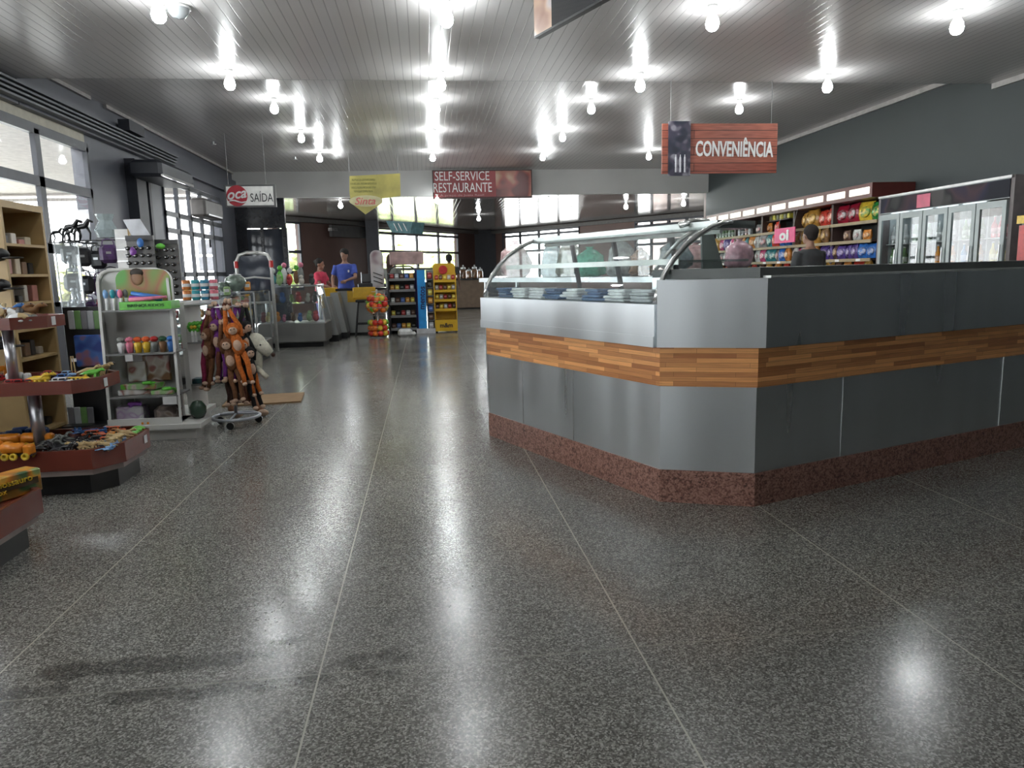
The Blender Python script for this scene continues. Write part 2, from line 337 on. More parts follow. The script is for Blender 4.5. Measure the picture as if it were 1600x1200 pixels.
# dark entrance partition closing the left end under the header
o = MB().bb(XL, -3.4, YB, YB+.1, 2.42, ZB).bb(XL,-4.35,YB,YB+.1,0,2.42).bb(-3.5,-3.38,YB,YB+.1,0,2.42).bb(-4.02,-3.95,YB,YB+.1,0,2.42).build('door_1', mat('black_partition',(.012,.013,.018),.25)); o['kind'] = 'structure'
MB().bb(-4.35,-4.02,YB+.04,YB+.06,.05,2.4).bb(-3.95,-3.5,YB+.04,YB+.06,.05,2.4).build('door_panel', mat('dark_tinted_panel',(.03,.036,.05),.08), o)
# outdoors: ground, canopy beyond the left windows, shrubs and trees beyond the far windows
struct('ground', MB().add([(-90,-60,-.05),(90,-60,-.05),(90,140,-.05),(-90,140,-.05)], [(0,1,2,3)]), mat('pale_paving', (.75,.73,.7), .8, scale=.5))
cp = thing('canopy', 'pale car canopy outside the left windows', 'canopy', (-8.5,9,0))
MB().bb(-11.5,-5.6,-8,20,3.35,3.5).build('canopy_roof', mat('canopy_lining',(.85,.82,.78),.7), cp, True)
MB().bb(-11.6,-11.5,-8,20,2.95,3.55).build('fascia', mat('canopy_fascia',(.6,.6,.58),.6), cp, True)
for y in (3.,12.5): MB().bb(-11.2,-10.9,y,y+.3,0,3.35).build('post', M_WHT, cp, True)
def tree(x, y, h, r, col, label):
    t = thing('garden_tree', label, 'tree', (x,y,0), group='trees beyond the far windows')
    c = MB()
    for i in range(46):
        a = rnd(0,6.28); q = rnd(0,1)**.5*r; z = h*.35+rnd(0,1)*h*.65; k = r*rnd(.18,.34)
        c.ell((math.cos(a)*q, math.sin(a)*q, z), (k,k,k*.8), n=7, k=4)
    for v in c.v: v += Vector((rnd(-.12,.12),rnd(-.12,.12),rnd(-.12,.12)))
    c.build('foliage', col, t); MB().tube([(0,0,0),(.1,0,h*.3),(0,0,h*.6)],[.2,.16,.1],7).build('trunk', mat('tree_bark',(.1,.07,.05),.9), t)
    return t
GR1 = mat('sunlit_leaves', (.45,.55,.22), .7, var=.4, scale=3); GR2 = mat('yellow_green_leaves', (.68,.68,.34), .7, var=.4, scale=3)
for i, (px, Y, h, r) in enumerate([(590,46,5,3.2),(630,60,5,3.2),(680,50,5.5,3.2),(712,64,4.5,3.2)]):
    p = ony(px, 428, Y); tree(p.x, p.y, h*.55, r*.62, (GR1,GR2)[i%2], ('leafy green tree at the left of the central far window','yellow green tree behind the left middle pane of the central far window','leafy green tree behind the right middle pane of the central far window','yellow green tree at the right of the central far window')[i])
p = ony(455,428,40); tree(p.x,p.y,2.6,1.4,GR1,'dark green tree seen through the narrow far left window')
p = onx(100,470,-14); tree(p.x,p.y,1.7,.8,GR2,'pale green shrub outside the left windows behind the glass shelves')
# ------------------------------------------------------------ bulbs
M_BULB = bpy.data.materials.new('glowing_bulb'); M_BULB.use_nodes = True; _n = M_BULB.node_tree.nodes
_n.remove(_n['Principled BSDF']); _e = _n.new('ShaderNodeEmission'); _e.inputs[0].default_value = (.95,1,1,1); _e.inputs[1].default_value = BULB_E
M_BULB.node_tree.links.new(_e.outputs[0], _n['Material Output'].inputs[0])
M_NECK = M_BULB.copy(); M_NECK.name = 'glowing_bulb_neck'; M_NECK.node_tree.nodes['Emission'].inputs[1].default_value = BULB_E*.22
M_SOCK = mat('white_socket', (.7,.7,.7), .4)
lamp0 = thing('ceiling_light', '', 'light')
MB().lathe([(.0,0),(.045,0),(.045,-.02),(.022,-.03),(.022,-.06),(.0,-.06)][::-1], n=14).build('socket', M_SOCK, lamp0, smooth=True)
MB().lathe([(0,-.22),(.03,-.213),(.052,-.19),(.06,-.155)], n=14).build('bulb', M_BULB, lamp0, smooth=True)
MB().lathe([(.06,-.155),(.052,-.115),(.03,-.078),(.022,-.055)], n=14).build('bulb_neck', M_NECK, lamp0, smooth=True)
rows = {-2.07:'left', .28:'central', 2.65:'right centre', 5.02:'right'}
nth = {2.0:'unseen rear', 4.3:'unseen front', 6.6:'nearest', 8.8:'second', 11.35:'third', 13.7:'fourth', 16.0:'last'}
first = True
for X in rows:
    for Y in nth:
        if X > 5 and Y == 13.7 or X > 2 and Y == 2.0: continue
        lab = '%s glowing bulb of the %s row on the main ceiling' % (nth[Y], rows[X]); z = (ZN if Y < YS else ZF)
        if first: lamp0.location = (X,Y,z); lamp0['label'] = lab; lamp0['group'] = 'bulbs on the main hall ceiling'; first = False
        else: dup(lamp0, (X,Y,z), 0, lab, 'bulbs on the main hall ceiling')
far = [(440,322,'above the exit sign'),(532,320,'left of the heart shaped sign'),(683,312,'below the left end of the red restaurant banner'),(748,341,'above the dark corner column'),
       (857,315,'right of the red restaurant banner'),(850,331,'above the glass display case'),(893,329,'right of the display case pair'),(978,322,'above the curved glass arch'),(1068,317,'near the grey wall corner')]
for (px,py,w) in far:
    p = onz(px, py, ZB-.13); dup(lamp0, (p.x,p.y,ZB), 0, 'glowing bulb in the back room, '+w, 'bulbs on the back room ceiling')
# ============================================================ SERVICE COUNTER
cB, cM, cR = Vector((.43,5.24)), Vector((1.16,3.50)), Vector((1.60,3.33))
dL = (cB-cM).normalized(); nL = Vector((-dL.y, dL.x))*-1       # into the counter
dR = Vector((2.22,.80)).normalized(); nR = Vector((-dR.y, dR.x))
cE = cR + dR*4.4
DEP = .78
def off(P, n, k): return P + n*k
def wallpath(o, z0, z1, mb, back=DEP, m=0):
    """counter body between outer path and inner path, outer pushed out by o"""
    nC = (Vector((-(cR-cM).y,(cR-cM).x))).normalized()   # inward normal of chamfer
    def isect(P, d, Q, e):
        k = ((Q-P).x*e.y-(Q-P).y*e.x)/(d.x*e.y-d.y*e.x); return P+d*k
    dC = (cR-cM).normalized()
    A = off(cB,nL,-o)+dL*o*.3; 
    M1 = isect(off(cM,nL,-o), dL, off(cM,nC,-o), dC); R1 = isect(off(cR,nC,-o), dC, off(cR,nR,-o), dR); E1 = off(cE,nR,-o)
    I2 = off(cB,nL,back)+dL*o*.3; X = isect(off(cM,nL,back), dL, off(cR,nR,back), dR); E2 = off(cE,nR,back)
    pts = [A, M1, R1, E1, E2, X, I2]
    mb.prism(pts, z0, z1, m); return pts
sc = thing('service_counter', 'large angled steel counter with wood band and red granite plinth', 'counter', (1.6,3.33,0))
def granite():
    m, nt, b = base('red_granite'); N, L = nt.nodes, nt.links
    tc = N.new('ShaderNodeTexCoord'); v = N.new('ShaderNodeTexVoronoi'); v.inputs['Scale'].default_value = 130; L.new(tc.outputs['Object'], v.inputs[0])
    n = N.new('ShaderNodeTexNoise'); n.inputs['Scale'].default_value = 40; n.inputs['Detail'].default_value = 6; L.new(tc.outputs['Object'], n.inputs[0])
    s = N.new('ShaderNodeSeparateColor'); L.new(v.outputs['Color'], s.inputs[0]); a = N.new('ShaderNodeMath'); a.operation='MULTIPLY_ADD'; L.new(s.outputs[0], a.inputs[0]); a.inputs[1].default_value=.5; L.new(n.outputs[0], a.inputs[2])
    L.new(ramp(nt, a.outputs[0], [(.3,(.03,.014,.012)),(.6,(.17,.075,.055)),(.95,(.36,.2,.16))]), b.inputs['Base Color']); b.inputs['Roughness'].default_value = .3; return m
def woodband():
    m, nt, b = base('strip_wood_laminate'); N, L = nt.nodes, nt.links
    v = mapped(nt, (1,1,1)); br = N.new('ShaderNodeTexBrick'); L.new(v, br.inputs[0]); br.offset = .37; br.offset_frequency = 2; br.squash = 1.35; br.squash_frequency = 3
    for k, x in (('Scale',1),('Mortar Size',0.0006),('Brick Width',.30),('Row Height',.0235),('Bias',0.)): br.inputs[k].default_value = x
    br.inputs['Color1'].default_value = (.40,.15,.055,1); br.inputs['Color2'].default_value = (.86,.42,.16,1); br.inputs['Mortar'].default_value = (.16,.06,.025,1)
    n = N.new('ShaderNodeTexNoise'); n.inputs['Scale'].default_value = 3; n.inputs['Detail'].default_value = 6; L.new(mapped(nt, (2,40,1)), n.inputs[0])
    g = ramp(nt, n.outputs[0], [(.3,(.8,.8,.8)),(.7,(1.1,1.1,1.1))]); mx = N.new('ShaderNodeMix'); mx.data_type='RGBA'; mx.blend_type='MULTIPLY'; mx.inputs[0].default_value=1
    L.new(br.outputs[0], mx.inputs[6]); L.new(g, mx.inputs[7]); L.new(mx.outputs[2], b.inputs['Base Color']); b.inputs['Roughness'].default_value = .32; return m
b_ = MB(); wallpath(.0, 0, .172, b_); b_.build('granite_plinth', granite(), sc, True)
b_ = MB(); wallpath(-.008, .172, .608, b_); b_.build('lower_panel', M_STEEL, sc, True)
b_ = MB(); wallpath(.0, .608, .806, b_); b_.build('wood_band', woodband(), sc, True)
# welded seams on the lower steel
M_SEAM = mat('seam_steel',(.45,.46,.46),.3,.8)
def seam(p, q, z0, z1): MB().slab(p, q, z0, z1, .005).build('weld_seam', M_SEAM, sc, True)
for u in (.52, 1.12): p = cM+dL*(1.89-u)-nL*.001; seam(p, p+dL*.003, .175,.606)
for u in (.62, 2.05, 3.1): p = cR+dR*u+nR*.004; seam(p, p+dR*.003, .175,.606)
for u in (.62,1.9): p = cR+dR*u-nR*.034; seam(p, p+dR*.003, .82,1.13)
# upper steel body on chamfer and right wing
nC = (Vector((-(cR-cM).y,(cR-cM).x))).normalized()
o_ = .03
cm1 = cM - nC*o_ + dL*.02; cr1 = Vector((1.62,3.295)); ce1 = cE-nR*o_
ub = MB().prism([cm1, cr1, ce1, cE+nR*DEP, cM+nR*DEP+dR*.55, cM+nL*DEP+dL*.05, cM+nL*.02+dL*.05], .806, 1.14)
ub.build('upper_panel', M_STEEL, sc, True)
tp = MB().prism([cm1+nR*.08+dR*.1, cr1+nR*.05, ce1+nR*.05, cE+nR*DEP, cM+nR*DEP+dR*.55, cM+nL*DEP+dL*.05, cM+nL*.2+dL*.05], 1.141, 1.19)
tp.build('countertop', mat('dark_counter_ledge', (.10,.108,.105), .5, .2), sc, True)
MB().prism([cr1+dR*.02, ce1, ce1+nR*.06, cr1+nR*.06+dR*.02], 1.141, 1.152).build('edge_strip', mat('pale_edge_strip',(.5,.52,.51),.3,.3), sc, True)
# ---- curved glass display case on the left wing
P0 = cM + dL*.04; LEN = (cB-cM).length
dc = thing('display_case', 'curved glass display case with steel base on the left wing of the counter', 'display case', (.9,4.5,.806))
def at(u, w, z): p = P0 + dL*u + nL*w; return Vector((p.x,p.y,z))    # u along wing, w inward
U1 = LEN-.02
m_ = MB().prism([at(-.03,-.035,0)[:2], at(U1,-.035,0)[:2], at(U1,.8,0)[:2], at(-.03,.8,0)[:2]], .806, .86)
m_.build('base_rail', M_STEEL, dc, True)
m_ = MB().prism([at(-.03,-.03,0)[:2], at(U1,-.03,0)[:2], at(U1,.03,0)[:2], at(-.03,.03,0)[:2]], .86, 1.02); m_.prism([at(-.03,.74,0)[:2], at(U1,.74,0)[:2], at(U1,.8,0)[:2], at(-.03,.8,0)[:2]], .86, 1.06)
for u in (-.03, U1-.03): m_.prism([at(u,.031,0)[:2], at(u+.03,.031,0)[:2], at(u+.03,.739,0)[:2], at(u,.739,0)[:2]], .86, 1.02)
m_.build('front_panel', M_STEEL, dc, True)
MB().prism([at(.0,.03,0)[:2], at(U1-.03,.03,0)[:2], at(U1-.03,.74,0)[:2], at(.0,.74,0)[:2]], .96, 1.015).build('inner_tray', M_STEEL, dc, True)
PR = [(.0,1.02),(.02,1.08),(.06,1.16),(.12,1.235),(.2,1.305),(.29,1.36),(.38,1.4),(.45,1.42)]
gl = MB()
vs = [at(u,w,z) for (w,z) in PR for u in (.01, U1-.02)]
gl.add(vs, [(2*i,2*i+1,2*i+3,2*i+2) for i in range(len(PR)-1)]); gl.build('curved_glass', M_CGLASS, dc, True, smooth=True)
for u in (.0, U1-.01):
    MB().tube([at(u,w,z+.005) for w,z in PR]+[at(u,.52,1.43)], .014, 8).build('arc_frame', mat('silver_tube',(.62,.63,.62),.25,.85), dc, True, smooth=True)
    e = MB(); pts = [at(u,w,z) for w,z in PR]+[at(u,.7,1.42),at(u,.78,1.03),at(u,.03,1.02)]; e.add(pts, [tuple(range(len(pts)))]); e.build('end_glass', M_CGLASS, dc, True)
MB().prism([at(.0,.42,0)[:2], at(U1,.42,0)[:2], at(U1,.70,0)[:2], at(.0,.70,0)[:2]], 1.40, 1.44).build('top_panel', mat('grey_steel_top',(.33,.36,.35),.25,.6), dc, True)
MB().prism([at(.02,.18,0)[:2], at(U1-.03,.18,0)[:2], at(U1-.03,.68,0)[:2], at(.02,.68,0)[:2]], 1.225, 1.237).build('glass_shelf', glassmat('shelf_glass',(.82,.92,.9),2.5,.08,haze=.25,hazecol=(.75,.8,.78)), dc, True)
MB().prism([at(.02,.172,0)[:2], at(U1-.03,.172,0)[:2], at(U1-.03,.18,0)[:2], at(.02,.18,0)[:2]], 1.215, 1.245).build('shelf_rail', mat('shelf_rail_white',(.6,.62,.6),.25,.3), dc, True)
for u in (.62,1.2,1.7):
    MB().tube([at(u,.74,1.02),at(u,.66,1.4)], .018, 6).build('back_post', M_DARK, dc, True)
MB().tube([at(.05,.5,1.385),at(U1-.05,.5,1.385)], .012, 8).build('lamp_tube', mat('unlit_lamp_tube',(.8,.82,.8),.3), dc, True)
# end support next to the case on the corner of the counter
es = thing('end_support', 'dark sheet metal end support of the glass case on the counter corner', 'support', (1.62,3.95,1.19))
A_, B_ = ony(1098,436,3.9), ony(1130,434,3.9); C_, D_ = ony(1111,352,3.9), ony(1096,350,3.9)
e = MB(); q = [A_,B_,C_,D_]; e.add([*q, *[v+Vector((.03,.10,0)) for v in q]], [(0,1,2,3),(7,6,5,4),(0,4,5,1),(1,5,6,2),(2,6,7,3),(3,7,4,0)])
mnz = min(v.z for v in e.v)
for v in e.v:
    if v.z < 1.3: v.z = 1.1905
e.build('support_plate', mat('dark_grey_metal',(.2,.215,.205),.5), es, True)
pt = [ony(x,y,3.9) for x,y in ((1024,432),(1040,400),(1060,378),(1085,360),(1100,356))]; pt[0].z = 1.19
MB().tube(pt, .012, 8).build('arc_tube', mat('silver_tube',(.62,.63,.62),.25,.85), es, True, smooth=True)
MB().tube([ony(1062,352,3.9), ony(1085,346,3.9), ony(1106,347,3.9), ony(1112,356,3.9)], .018, 8).build('cap_tube', mat('silver_tube',(.62,.63,.62),.25,.85), es, True, smooth=True)
# goods in the case
def traythings():
    n = 0
    cols = [('blue',(.10,.18,.34)),('white',(.8,.82,.85)),('white',(.78,.8,.84)),('blue',(.08,.15,.32)),('white',(.85,.86,.88)),('blue',(.16,.22,.36)),('white',(.7,.74,.78)),('pale grey',(.55,.57,.6))]
    for i, (nm, c) in enumerate(cols):
        u = U1-.15-i*.215; m = MB()
        for j in range(4): m.rbox((rnd(-.01,.01), rnd(-.02,.02)+j*.012, .012+.017*j), (.19-.012*j,.19-.02*j,.016), .006, rz=rnd(-.2,.2))
        p = at(u,.17,1.016); o = m.build('folded_cloth', mat(nm+'_folded_cloth', c, .5, var=.2, scale=20)); o.location = p; o.rotation_euler = (0,0,math.atan2(dL.y,dL.x))
        tag(o, 'folded %s wrap lying in the case, %s' % (nm, ('at the far left end','beside the leftmost blue one','second white from the left','in the middle left','in the middle','right of the middle','near the right end','at the right end')[i]), 'wrapping', 'folded wraps in the display case')
traythings()
def bag(c, r, h, col, label, cat='bag', name='plastic_bag', grp=None, al=.75):
    m = MB(); n = 14
    prof = [(0,0),(.7,0),(1,.12),(1.02,.4),(.85,.7),(.45,.88),(.16,.94),(.3,1.0)]
    m.lathe([(a*r, z*h) for a, z in prof], n=n)
    for v in m.v:
        k = 1+.13*math.sin(v.z*40+v.x*60)+rnd(-.06,.06); v.x *= k; v.y *= k
    o = m.build(name, mat('bag_'+'_'.join(str(int(x*99)) for x in col), col, .22, var=.35, scale=25, bump=.6, coat=.3, alpha=al), smooth=True); o.location = c
    return tag(o, label, cat, grp)
# bags of goods on the back ledge seen through the glass
sup = thing('back_shelf', 'dark steel service shelf behind the glass display case', 'shelf', at(2.2,1.2,0))
MB().prism([at(.95,1.0,0)[:2], at(3.9,1.0,0)[:2], at(3.9,1.45,0)[:2], at(.95,1.45,0)[:2]], 1.10, 1.14).build('shelf_board', M_STEEL, sup, True)
for u in (1.0, 3.8):
    for w in (1.03,1.4): MB().tube([at(u,w,0),at(u,w,1.1)], .02, 6).build('leg', M_STEEL, sup, True)
for i,(px,r,h,c,l) in enumerate([(806,.15,.36,(.75,.5,.5),'pinkish clear bag at the far left behind the display case'),(862,.10,.33,(.35,.5,.55),'bluish clear bag with a green tie behind the display case'),
    (889,.11,.34,(.42,.42,.36),'greyish tan bag beside the green bag behind the display case'),(922,.13,.25,(.12,.5,.36),'green clear bag behind the middle of the display case'),
    (970,.11,.30,(.45,.5,.5),'pale clear bag right of the green bag behind the display case'),(1001,.09,.22,(.25,.14,.07),'brown bag behind the right end of the display case')]):
    p = onpl(px,420,at(0,1.22,0),at(3,1.22,0)); bag(Vector((p.x,p.y,1.1405)), r, h, c, l)
p = onpl(1090,430,(1.3,4.55),(3,5.2)); bag(Vector((p.x-.02,p.y,1.191-.0)), .11,.17,(.6,.35,.36),'pale pink clear bag just left of the dark end support')
p = onpl(1055,430,(1.3,4.35),(3,5.0)); bag(Vector((p.x,p.y,1.191)), .10,.19,(.3,.42,.45),'bluish clear bag between the two arched tubes')
p = onpl(1146,428,(1.3,4.0),(3,4.62)); bag(Vector((p.x+.03,p.y,1.191)), .08,.17,(.75,.42,.5),'pink and white bag standing right of the dark end support', al=.95)
# ============================================================ HANGING SIGNS
def wire(p, q, parent, r=.004): MB().tube([p, q], r, 5).build('wire', mat('steel_wire',(.3,.3,.3),.4,.6), parent, True)
def planks(name, c1, c2, row=.1):
    m, nt, b = base(name); N, L = nt.nodes, nt.links; br = N.new('ShaderNodeTexBrick'); L.new(mapped(nt,(1,1,1)), br.inputs[0])
    for k, x in (('Scale',1),('Mortar Size',.004),('Brick Width',2.3),('Row Height',row)): br.inputs[k].default_value = x
    br.inputs['Color1'].default_value = (*c1,1); br.inputs['Color2'].default_value = (*c2,1); br.inputs['Mortar'].default_value = (.04,.012,.01,1)
    n = N.new('ShaderNodeTexNoise'); n.inputs['Scale'].default_value = 3; n.inputs['Detail'].default_value = 6; L.new(mapped(nt,(1.5,22,1)), n.inputs[0])
    mx = N.new('ShaderNodeMix'); mx.data_type='RGBA'; mx.blend_type='MULTIPLY'; mx.inputs[0].default_value=1; L.new(br.outputs[0], mx.inputs[6]); L.new(ramp(nt,n.outputs[0],[(.3,(.6,.6,.6)),(.7,(1.15,1.15,1.15))]), mx.inputs[7]); L.new(mx.outputs[2], b.inputs['Base Color']); b.inputs['Roughness'].default_value=.4; return m
def blotch(name, cols, scale=5, rough=.35):
    m, nt, b = base(name); N, L = nt.nodes, nt.links; v = N.new('ShaderNodeTexVoronoi'); v.feature='SMOOTH_F1'; v.inputs['Scale'].default_value = scale; tc = N.new('ShaderNodeTexCoord'); L.new(tc.outputs['Object'], v.inputs[0])
    s = N.new('ShaderNodeSeparateColor'); L.new(v.outputs['Color'], s.inputs[0]); k = len(cols)
    L.new(ramp(nt, s.outputs[0], [(.15+.7*i/(k-1), c) for i, c in enumerate(cols)]), b.inputs['Base Color']); b.inputs['Roughness'].default_value = rough; return m
M_TXT = mat('white_lettering', (.85,.85,.85), .5, var=.02)
# convenience sign
Y = 9.12
s1 = thing('hanging_sign', 'red brown plank sign reading CONVENIÊNCIA hung on two wires from the ceiling', 'sign', (3.8,Y,2.4))
a, b_ = ony(1035,193,Y), ony(1213,270,Y)
MB().bb(a.x,b_.x,Y,Y+.03,b_.z,a.z).build('sign_board', planks('sign_planks',(.33,.085,.055),(.45,.14,.09)), s1, True)
a, b_ = ony(1044,190,Y), ony(1077,275,Y)
MB().bb(a.x,b_.x,Y-.03,Y-.002,b_.z,a.z).build('photo_panel', blotch('bottle_photo',[(.012,.014,.03),(.02,.024,.045),(.06,.05,.08),(.25,.24,.28)],13), s1, True)
for i in range(3):
    for j in range(3):
        c = ony(1056+i*7, 248+j*8, Y-.032); MB().lathe([(.013,0),(.013,.05),(.006,.07),(.006,.09)], (c.x,c.y,c.z-.04), 7).build('printed_bottle', mat('printed_bottle_glass',(.55,.55,.6),.3), s1, True)
c = ony(1148,233,Y-.003); a, b_ = ony(1088,233,Y), ony(1209,233,Y); t0, t1 = ony(1148,221,Y), ony(1148,246,Y)
textmesh('CONVENIÊNCIA', b_.x-a.x, (t0.z-t1.z)*1.22, Matrix.Translation((c.x,Y-.004,c.z+.025)) @ Matrix.Rotation(math.radians(1),4,'Y') @ Matrix.Rotation(math.pi/2,4,'X'), 'lettering', M_TXT, s1, bold=.022)
for px in (1047,1205):
    p = ony(px,200,Y+.01); wire(Vector((p.x,Y-.01 if px<1100 else Y+.01,a.z+.0 if 0 else (ony(px,194,Y).z))), Vector((p.x,Y-.01 if px<1100 else Y+.01,ZN)), s1)
# exit sign
Y = 14.
s2 = thing('exit_sign', 'white sign reading SAÍDA with a red disc hung at the left', 'sign', (-3.1,Y,2.5))
a, b_ = ony(350,289,Y), ony(432,323,Y)
MB().bb(a.x,b_.x,Y,Y+.06,b_.z,a.z).build('frame', mat('grey_sign_frame',(.12,.12,.12),.4), s2, True)
MB().bb(a.x+.03,b_.x-.04,Y-.006,Y,b_.z+.03,a.z-.03).build('sign_face', mat('backlit_white_face',(.62,.62,.6),.5,emit=.12), s2, True)
c = ony(370.5,306,Y); R = .185
k = MB(); k.add([(c.x+R*1.0*math.cos(t*math.pi/16),Y-.009,c.z+R*math.sin(t*math.pi/16)) for t in range(32)],[tuple(range(32))]); k.build('red_disc', mat('sign_red',(.5,.02,.04),.4), s2, True)
textmesh('oca', .34,.13, Matrix.Translation((c.x-.0,Y-.012,c.z+.01)) @ Matrix.Rotation(-.12,4,'Y') @ Matrix.Rotation(math.pi/2,4,'X'), 'script_lettering', M_TXT, s2, bold=.02, shear=.35)
k = MB(); P = [(c.x-.16+.32*i/8, Y-.012, c.z-.10+.02*math.sin(i/8*6.28)) for i in range(9)]; k.tube(P,[.004]+[.014]*7+[.004],6); k.build('white_swoosh', M_TXT, s2, True)
c = ony(409,307,Y); textmesh('SAÍDA', .40,.19, face_mat((c.x,Y-.008,c.z)), 'lettering', mat('black_lettering',(.012,.014,.02),.5), s2)
for px in (356,415): wire(Vector((ony(px,290,Y).x,Y+.03,a.z)), Vector((ony(px,290,Y).x,Y+.03,ZF)), s2)
# restaurant banner
Y = 18.6
s3 = thing('restaurant_banner', 'red banner reading SELF-SERVICE RESTAURANTE hung before the white header', 'sign', (1.5,Y,3.05))
a, b_ = ony(675,266,Y), ony(832,309,Y)
MB().bb(a.x,b_.x,Y,Y+.05,b_.z,a.z).build('frame', mat('dark_banner_frame',(.05,.02,.02),.5), s3, True)
xm = ony(775,300,Y).x
MB().bb(a.x+.03,xm,Y-.006,Y,b_.z+.04,a.z-.03).build('banner_face', mat('banner_red',(.30,.055,.06),.45,var=.35,scale=2), s3, True)
MB().bb(xm,b_.x-.03,Y-.006,Y,b_.z+.04,a.z-.03).build('food_photo', blotch('food_print',[(.12,.02,.02),(.35,.08,.06),(.5,.3,.2),(.65,.55,.45)],4), s3, True)
textmesh('SELF-SERVICE', 1.36,.22, face_mat((ony(722,275,Y).x,Y-.009,ony(722,275,Y).z)), 'lettering', M_TXT, s3)
textmesh('RESTAURANTE', 1.46,.23, face_mat((ony(723,293,Y).x,Y-.009,ony(723,293,Y).z)), 'lettering', M_TXT, s3)
textmesh('À preço de Justa Real!', 1.1,.07, face_mat((ony(722,305,Y).x,Y-.009,ony(722,305,Y).z)), 'small_lettering', mat('pale_red_lettering',(.5,.3,.3),.5), s3)
for dx in (.2, 2.2): wire(Vector((a.x+dx,Y+.02,a.z)), Vector((a.x+dx,Y+.02,ZF)), s3)
# yellow heart shaped sign
Y = 16.3
s4 = thing('yellow_sign', 'yellow cut out sign with a heart tip and pink lettering hung by two cords', 'sign', (-.9,Y,2.5))
P = [ony(x,y,Y) for x,y in ((546,275),(625,271),(626,306),(597,310),(597,317),(571,335),(548,317),(546,300))]
k = MB(); k.add([*P, *[p+Vector((0,.02,0)) for p in P]], [tuple(range(8)), tuple(range(15,7,-1))]+[(i,8+i,8+(i+1)%8,(i+1)%8) for i in range(8)]); k.build('sign_board', mat('mustard_board',(.42,.37,.10),.5,var=.25,scale=3), s4, True)
q = ony(572,314,Y); k = MB(); k.add([(q.x+.36*math.cos(t*math.pi/10),Y-.003,q.z+.12*math.sin(t*math.pi/10)) for t in range(20)],[tuple(range(20))]); k.build('pale_patch', mat('cream_print',(.55,.52,.3),.5), s4, True)
textmesh('Sinta', .44,.15, face_mat((q.x-.02,Y-.006,q.z)), 'pink_lettering', mat('pink_ink',(.55,.12,.12),.5), s4, bold=.01, shear=.3)
for i,(y0,w) in enumerate(((281,.5),(287,.56),(293,.52),(299,.4))):
    q = ony(568,y0,Y); MB().bb(q.x-w/2,q.x+w/2,Y-.004,Y-.001,q.z-.022,q.z+.022).build('faded_text_line', mat('faded_ink',(.26,.24,.06),.6,var=.5,scale=60), s4, True)
for px in (546,622): p = ony(px,274,Y); wire(Vector((p.x,Y+.01,p.z)), Vector((p.x,Y+.01,ZF)), s4)
# small teal hanging box sign
Y = 21.
s5 = thing('teal_box_sign', 'small teal box sign hanging before the central far window', 'sign', (-.2,Y,2.4))
P = [ony(x,y,Y) for x,y in ((603,345),(644,347),(641,365),(612,363))]
k = MB(); k.add([*P, *[p+Vector((.35,.45,0)) for p in P]], [(0,1,2,3),(7,6,5,4),(0,4,5,1),(1,5,6,2),(2,6,7,3),(3,7,4,0)]); k.build('sign_box', mat('teal_panel',(.10,.22,.25),.4,var=.3), s5, True)
for x0 in (615,622,630): p, q = ony(x0,349,Y-.01), ony(x0+6,361,Y-.01); MB().tube([p,q],.012,5).build('white_stroke', M_TXT, s5, True)
wire(P[0]+Vector((.2,.1,0)), Vector((P[0].x+.2,Y+.1,ZB)), s5); wire(P[1]+Vector((0,.2,0)), Vector((P[1].x,Y+.2,ZB)), s5)
# near sign cut by the top of the frame
A_, B_ = onz(835,58,2.95), onz(945,-4,2.95)
s6 = thing('ceiling_banner', 'dark glossy hanging sign with a food strip at the top of the photo', 'sign', (A_.x,A_.y,2.95))
d = (B_-A_); B2 = A_+d*1.25; C1 = onpl(862,44,A_,B_); 
MB().slab(A_, C1, 2.95, 3.44, .04).build('food_strip', blotch('snack_print',[(.25,.12,.1),(.55,.38,.28),(.6,.52,.5),(.5,.5,.55)],7), s6, True)
MB().slab(C1, B2, 2.95, 3.44, .04).build('glossy_panel', mat('black_gloss_panel',(.02,.021,.024),.06), s6, True)
MB().slab(A_-Vector((.0,.004,0)), B2-Vector((0,.004,0)), 2.94, 2.955, .048).build('bottom_edge', M_BLACK, s6, True)
for k_ in (.15,1.1): p = A_+d*k_; wire(Vector((p.x,p.y+.02,3.44)), Vector((p.x,p.y+.02,ZN)), s6)
# ceiling security dome, camera and switch boxes
dm = thing('dome_camera', 'clear dome camera on the ceiling beside the nearest left bulb', 'camera', (onz(278,10,ZN).x, onz(278,10,ZN).y, ZN))
MB().lathe([(.0,-.10),(.05,-.09),(.085,-.055),(.095,-.02),(.095,0)], n=16).build('dome', mat('smoked_dome',(.3,.32,.33),.1,alpha=.6), dm, smooth=True)
MB().lathe([(.105,-.02),(.105,0)], n=16).build('mount_ring', mat('white_plastic',(.6,.6,.6),.4), dm, smooth=True)
for (px,py,l) in ((333,221,'small ceiling sprinkler right of the left beam'),(461,245,'small ceiling sprinkler beside the last left bulb')):
    p = onz(px,py,ZF); t = thing('sprinkler', l, 'sprinkler', (p.x,p.y,ZF)); MB().cyl((0,0,-.05),.02,.05,8).build('stem', M_ALU, t); MB().cyl((0,0,-.06),.05,.01,10).build('deflector', M_ALU, t)
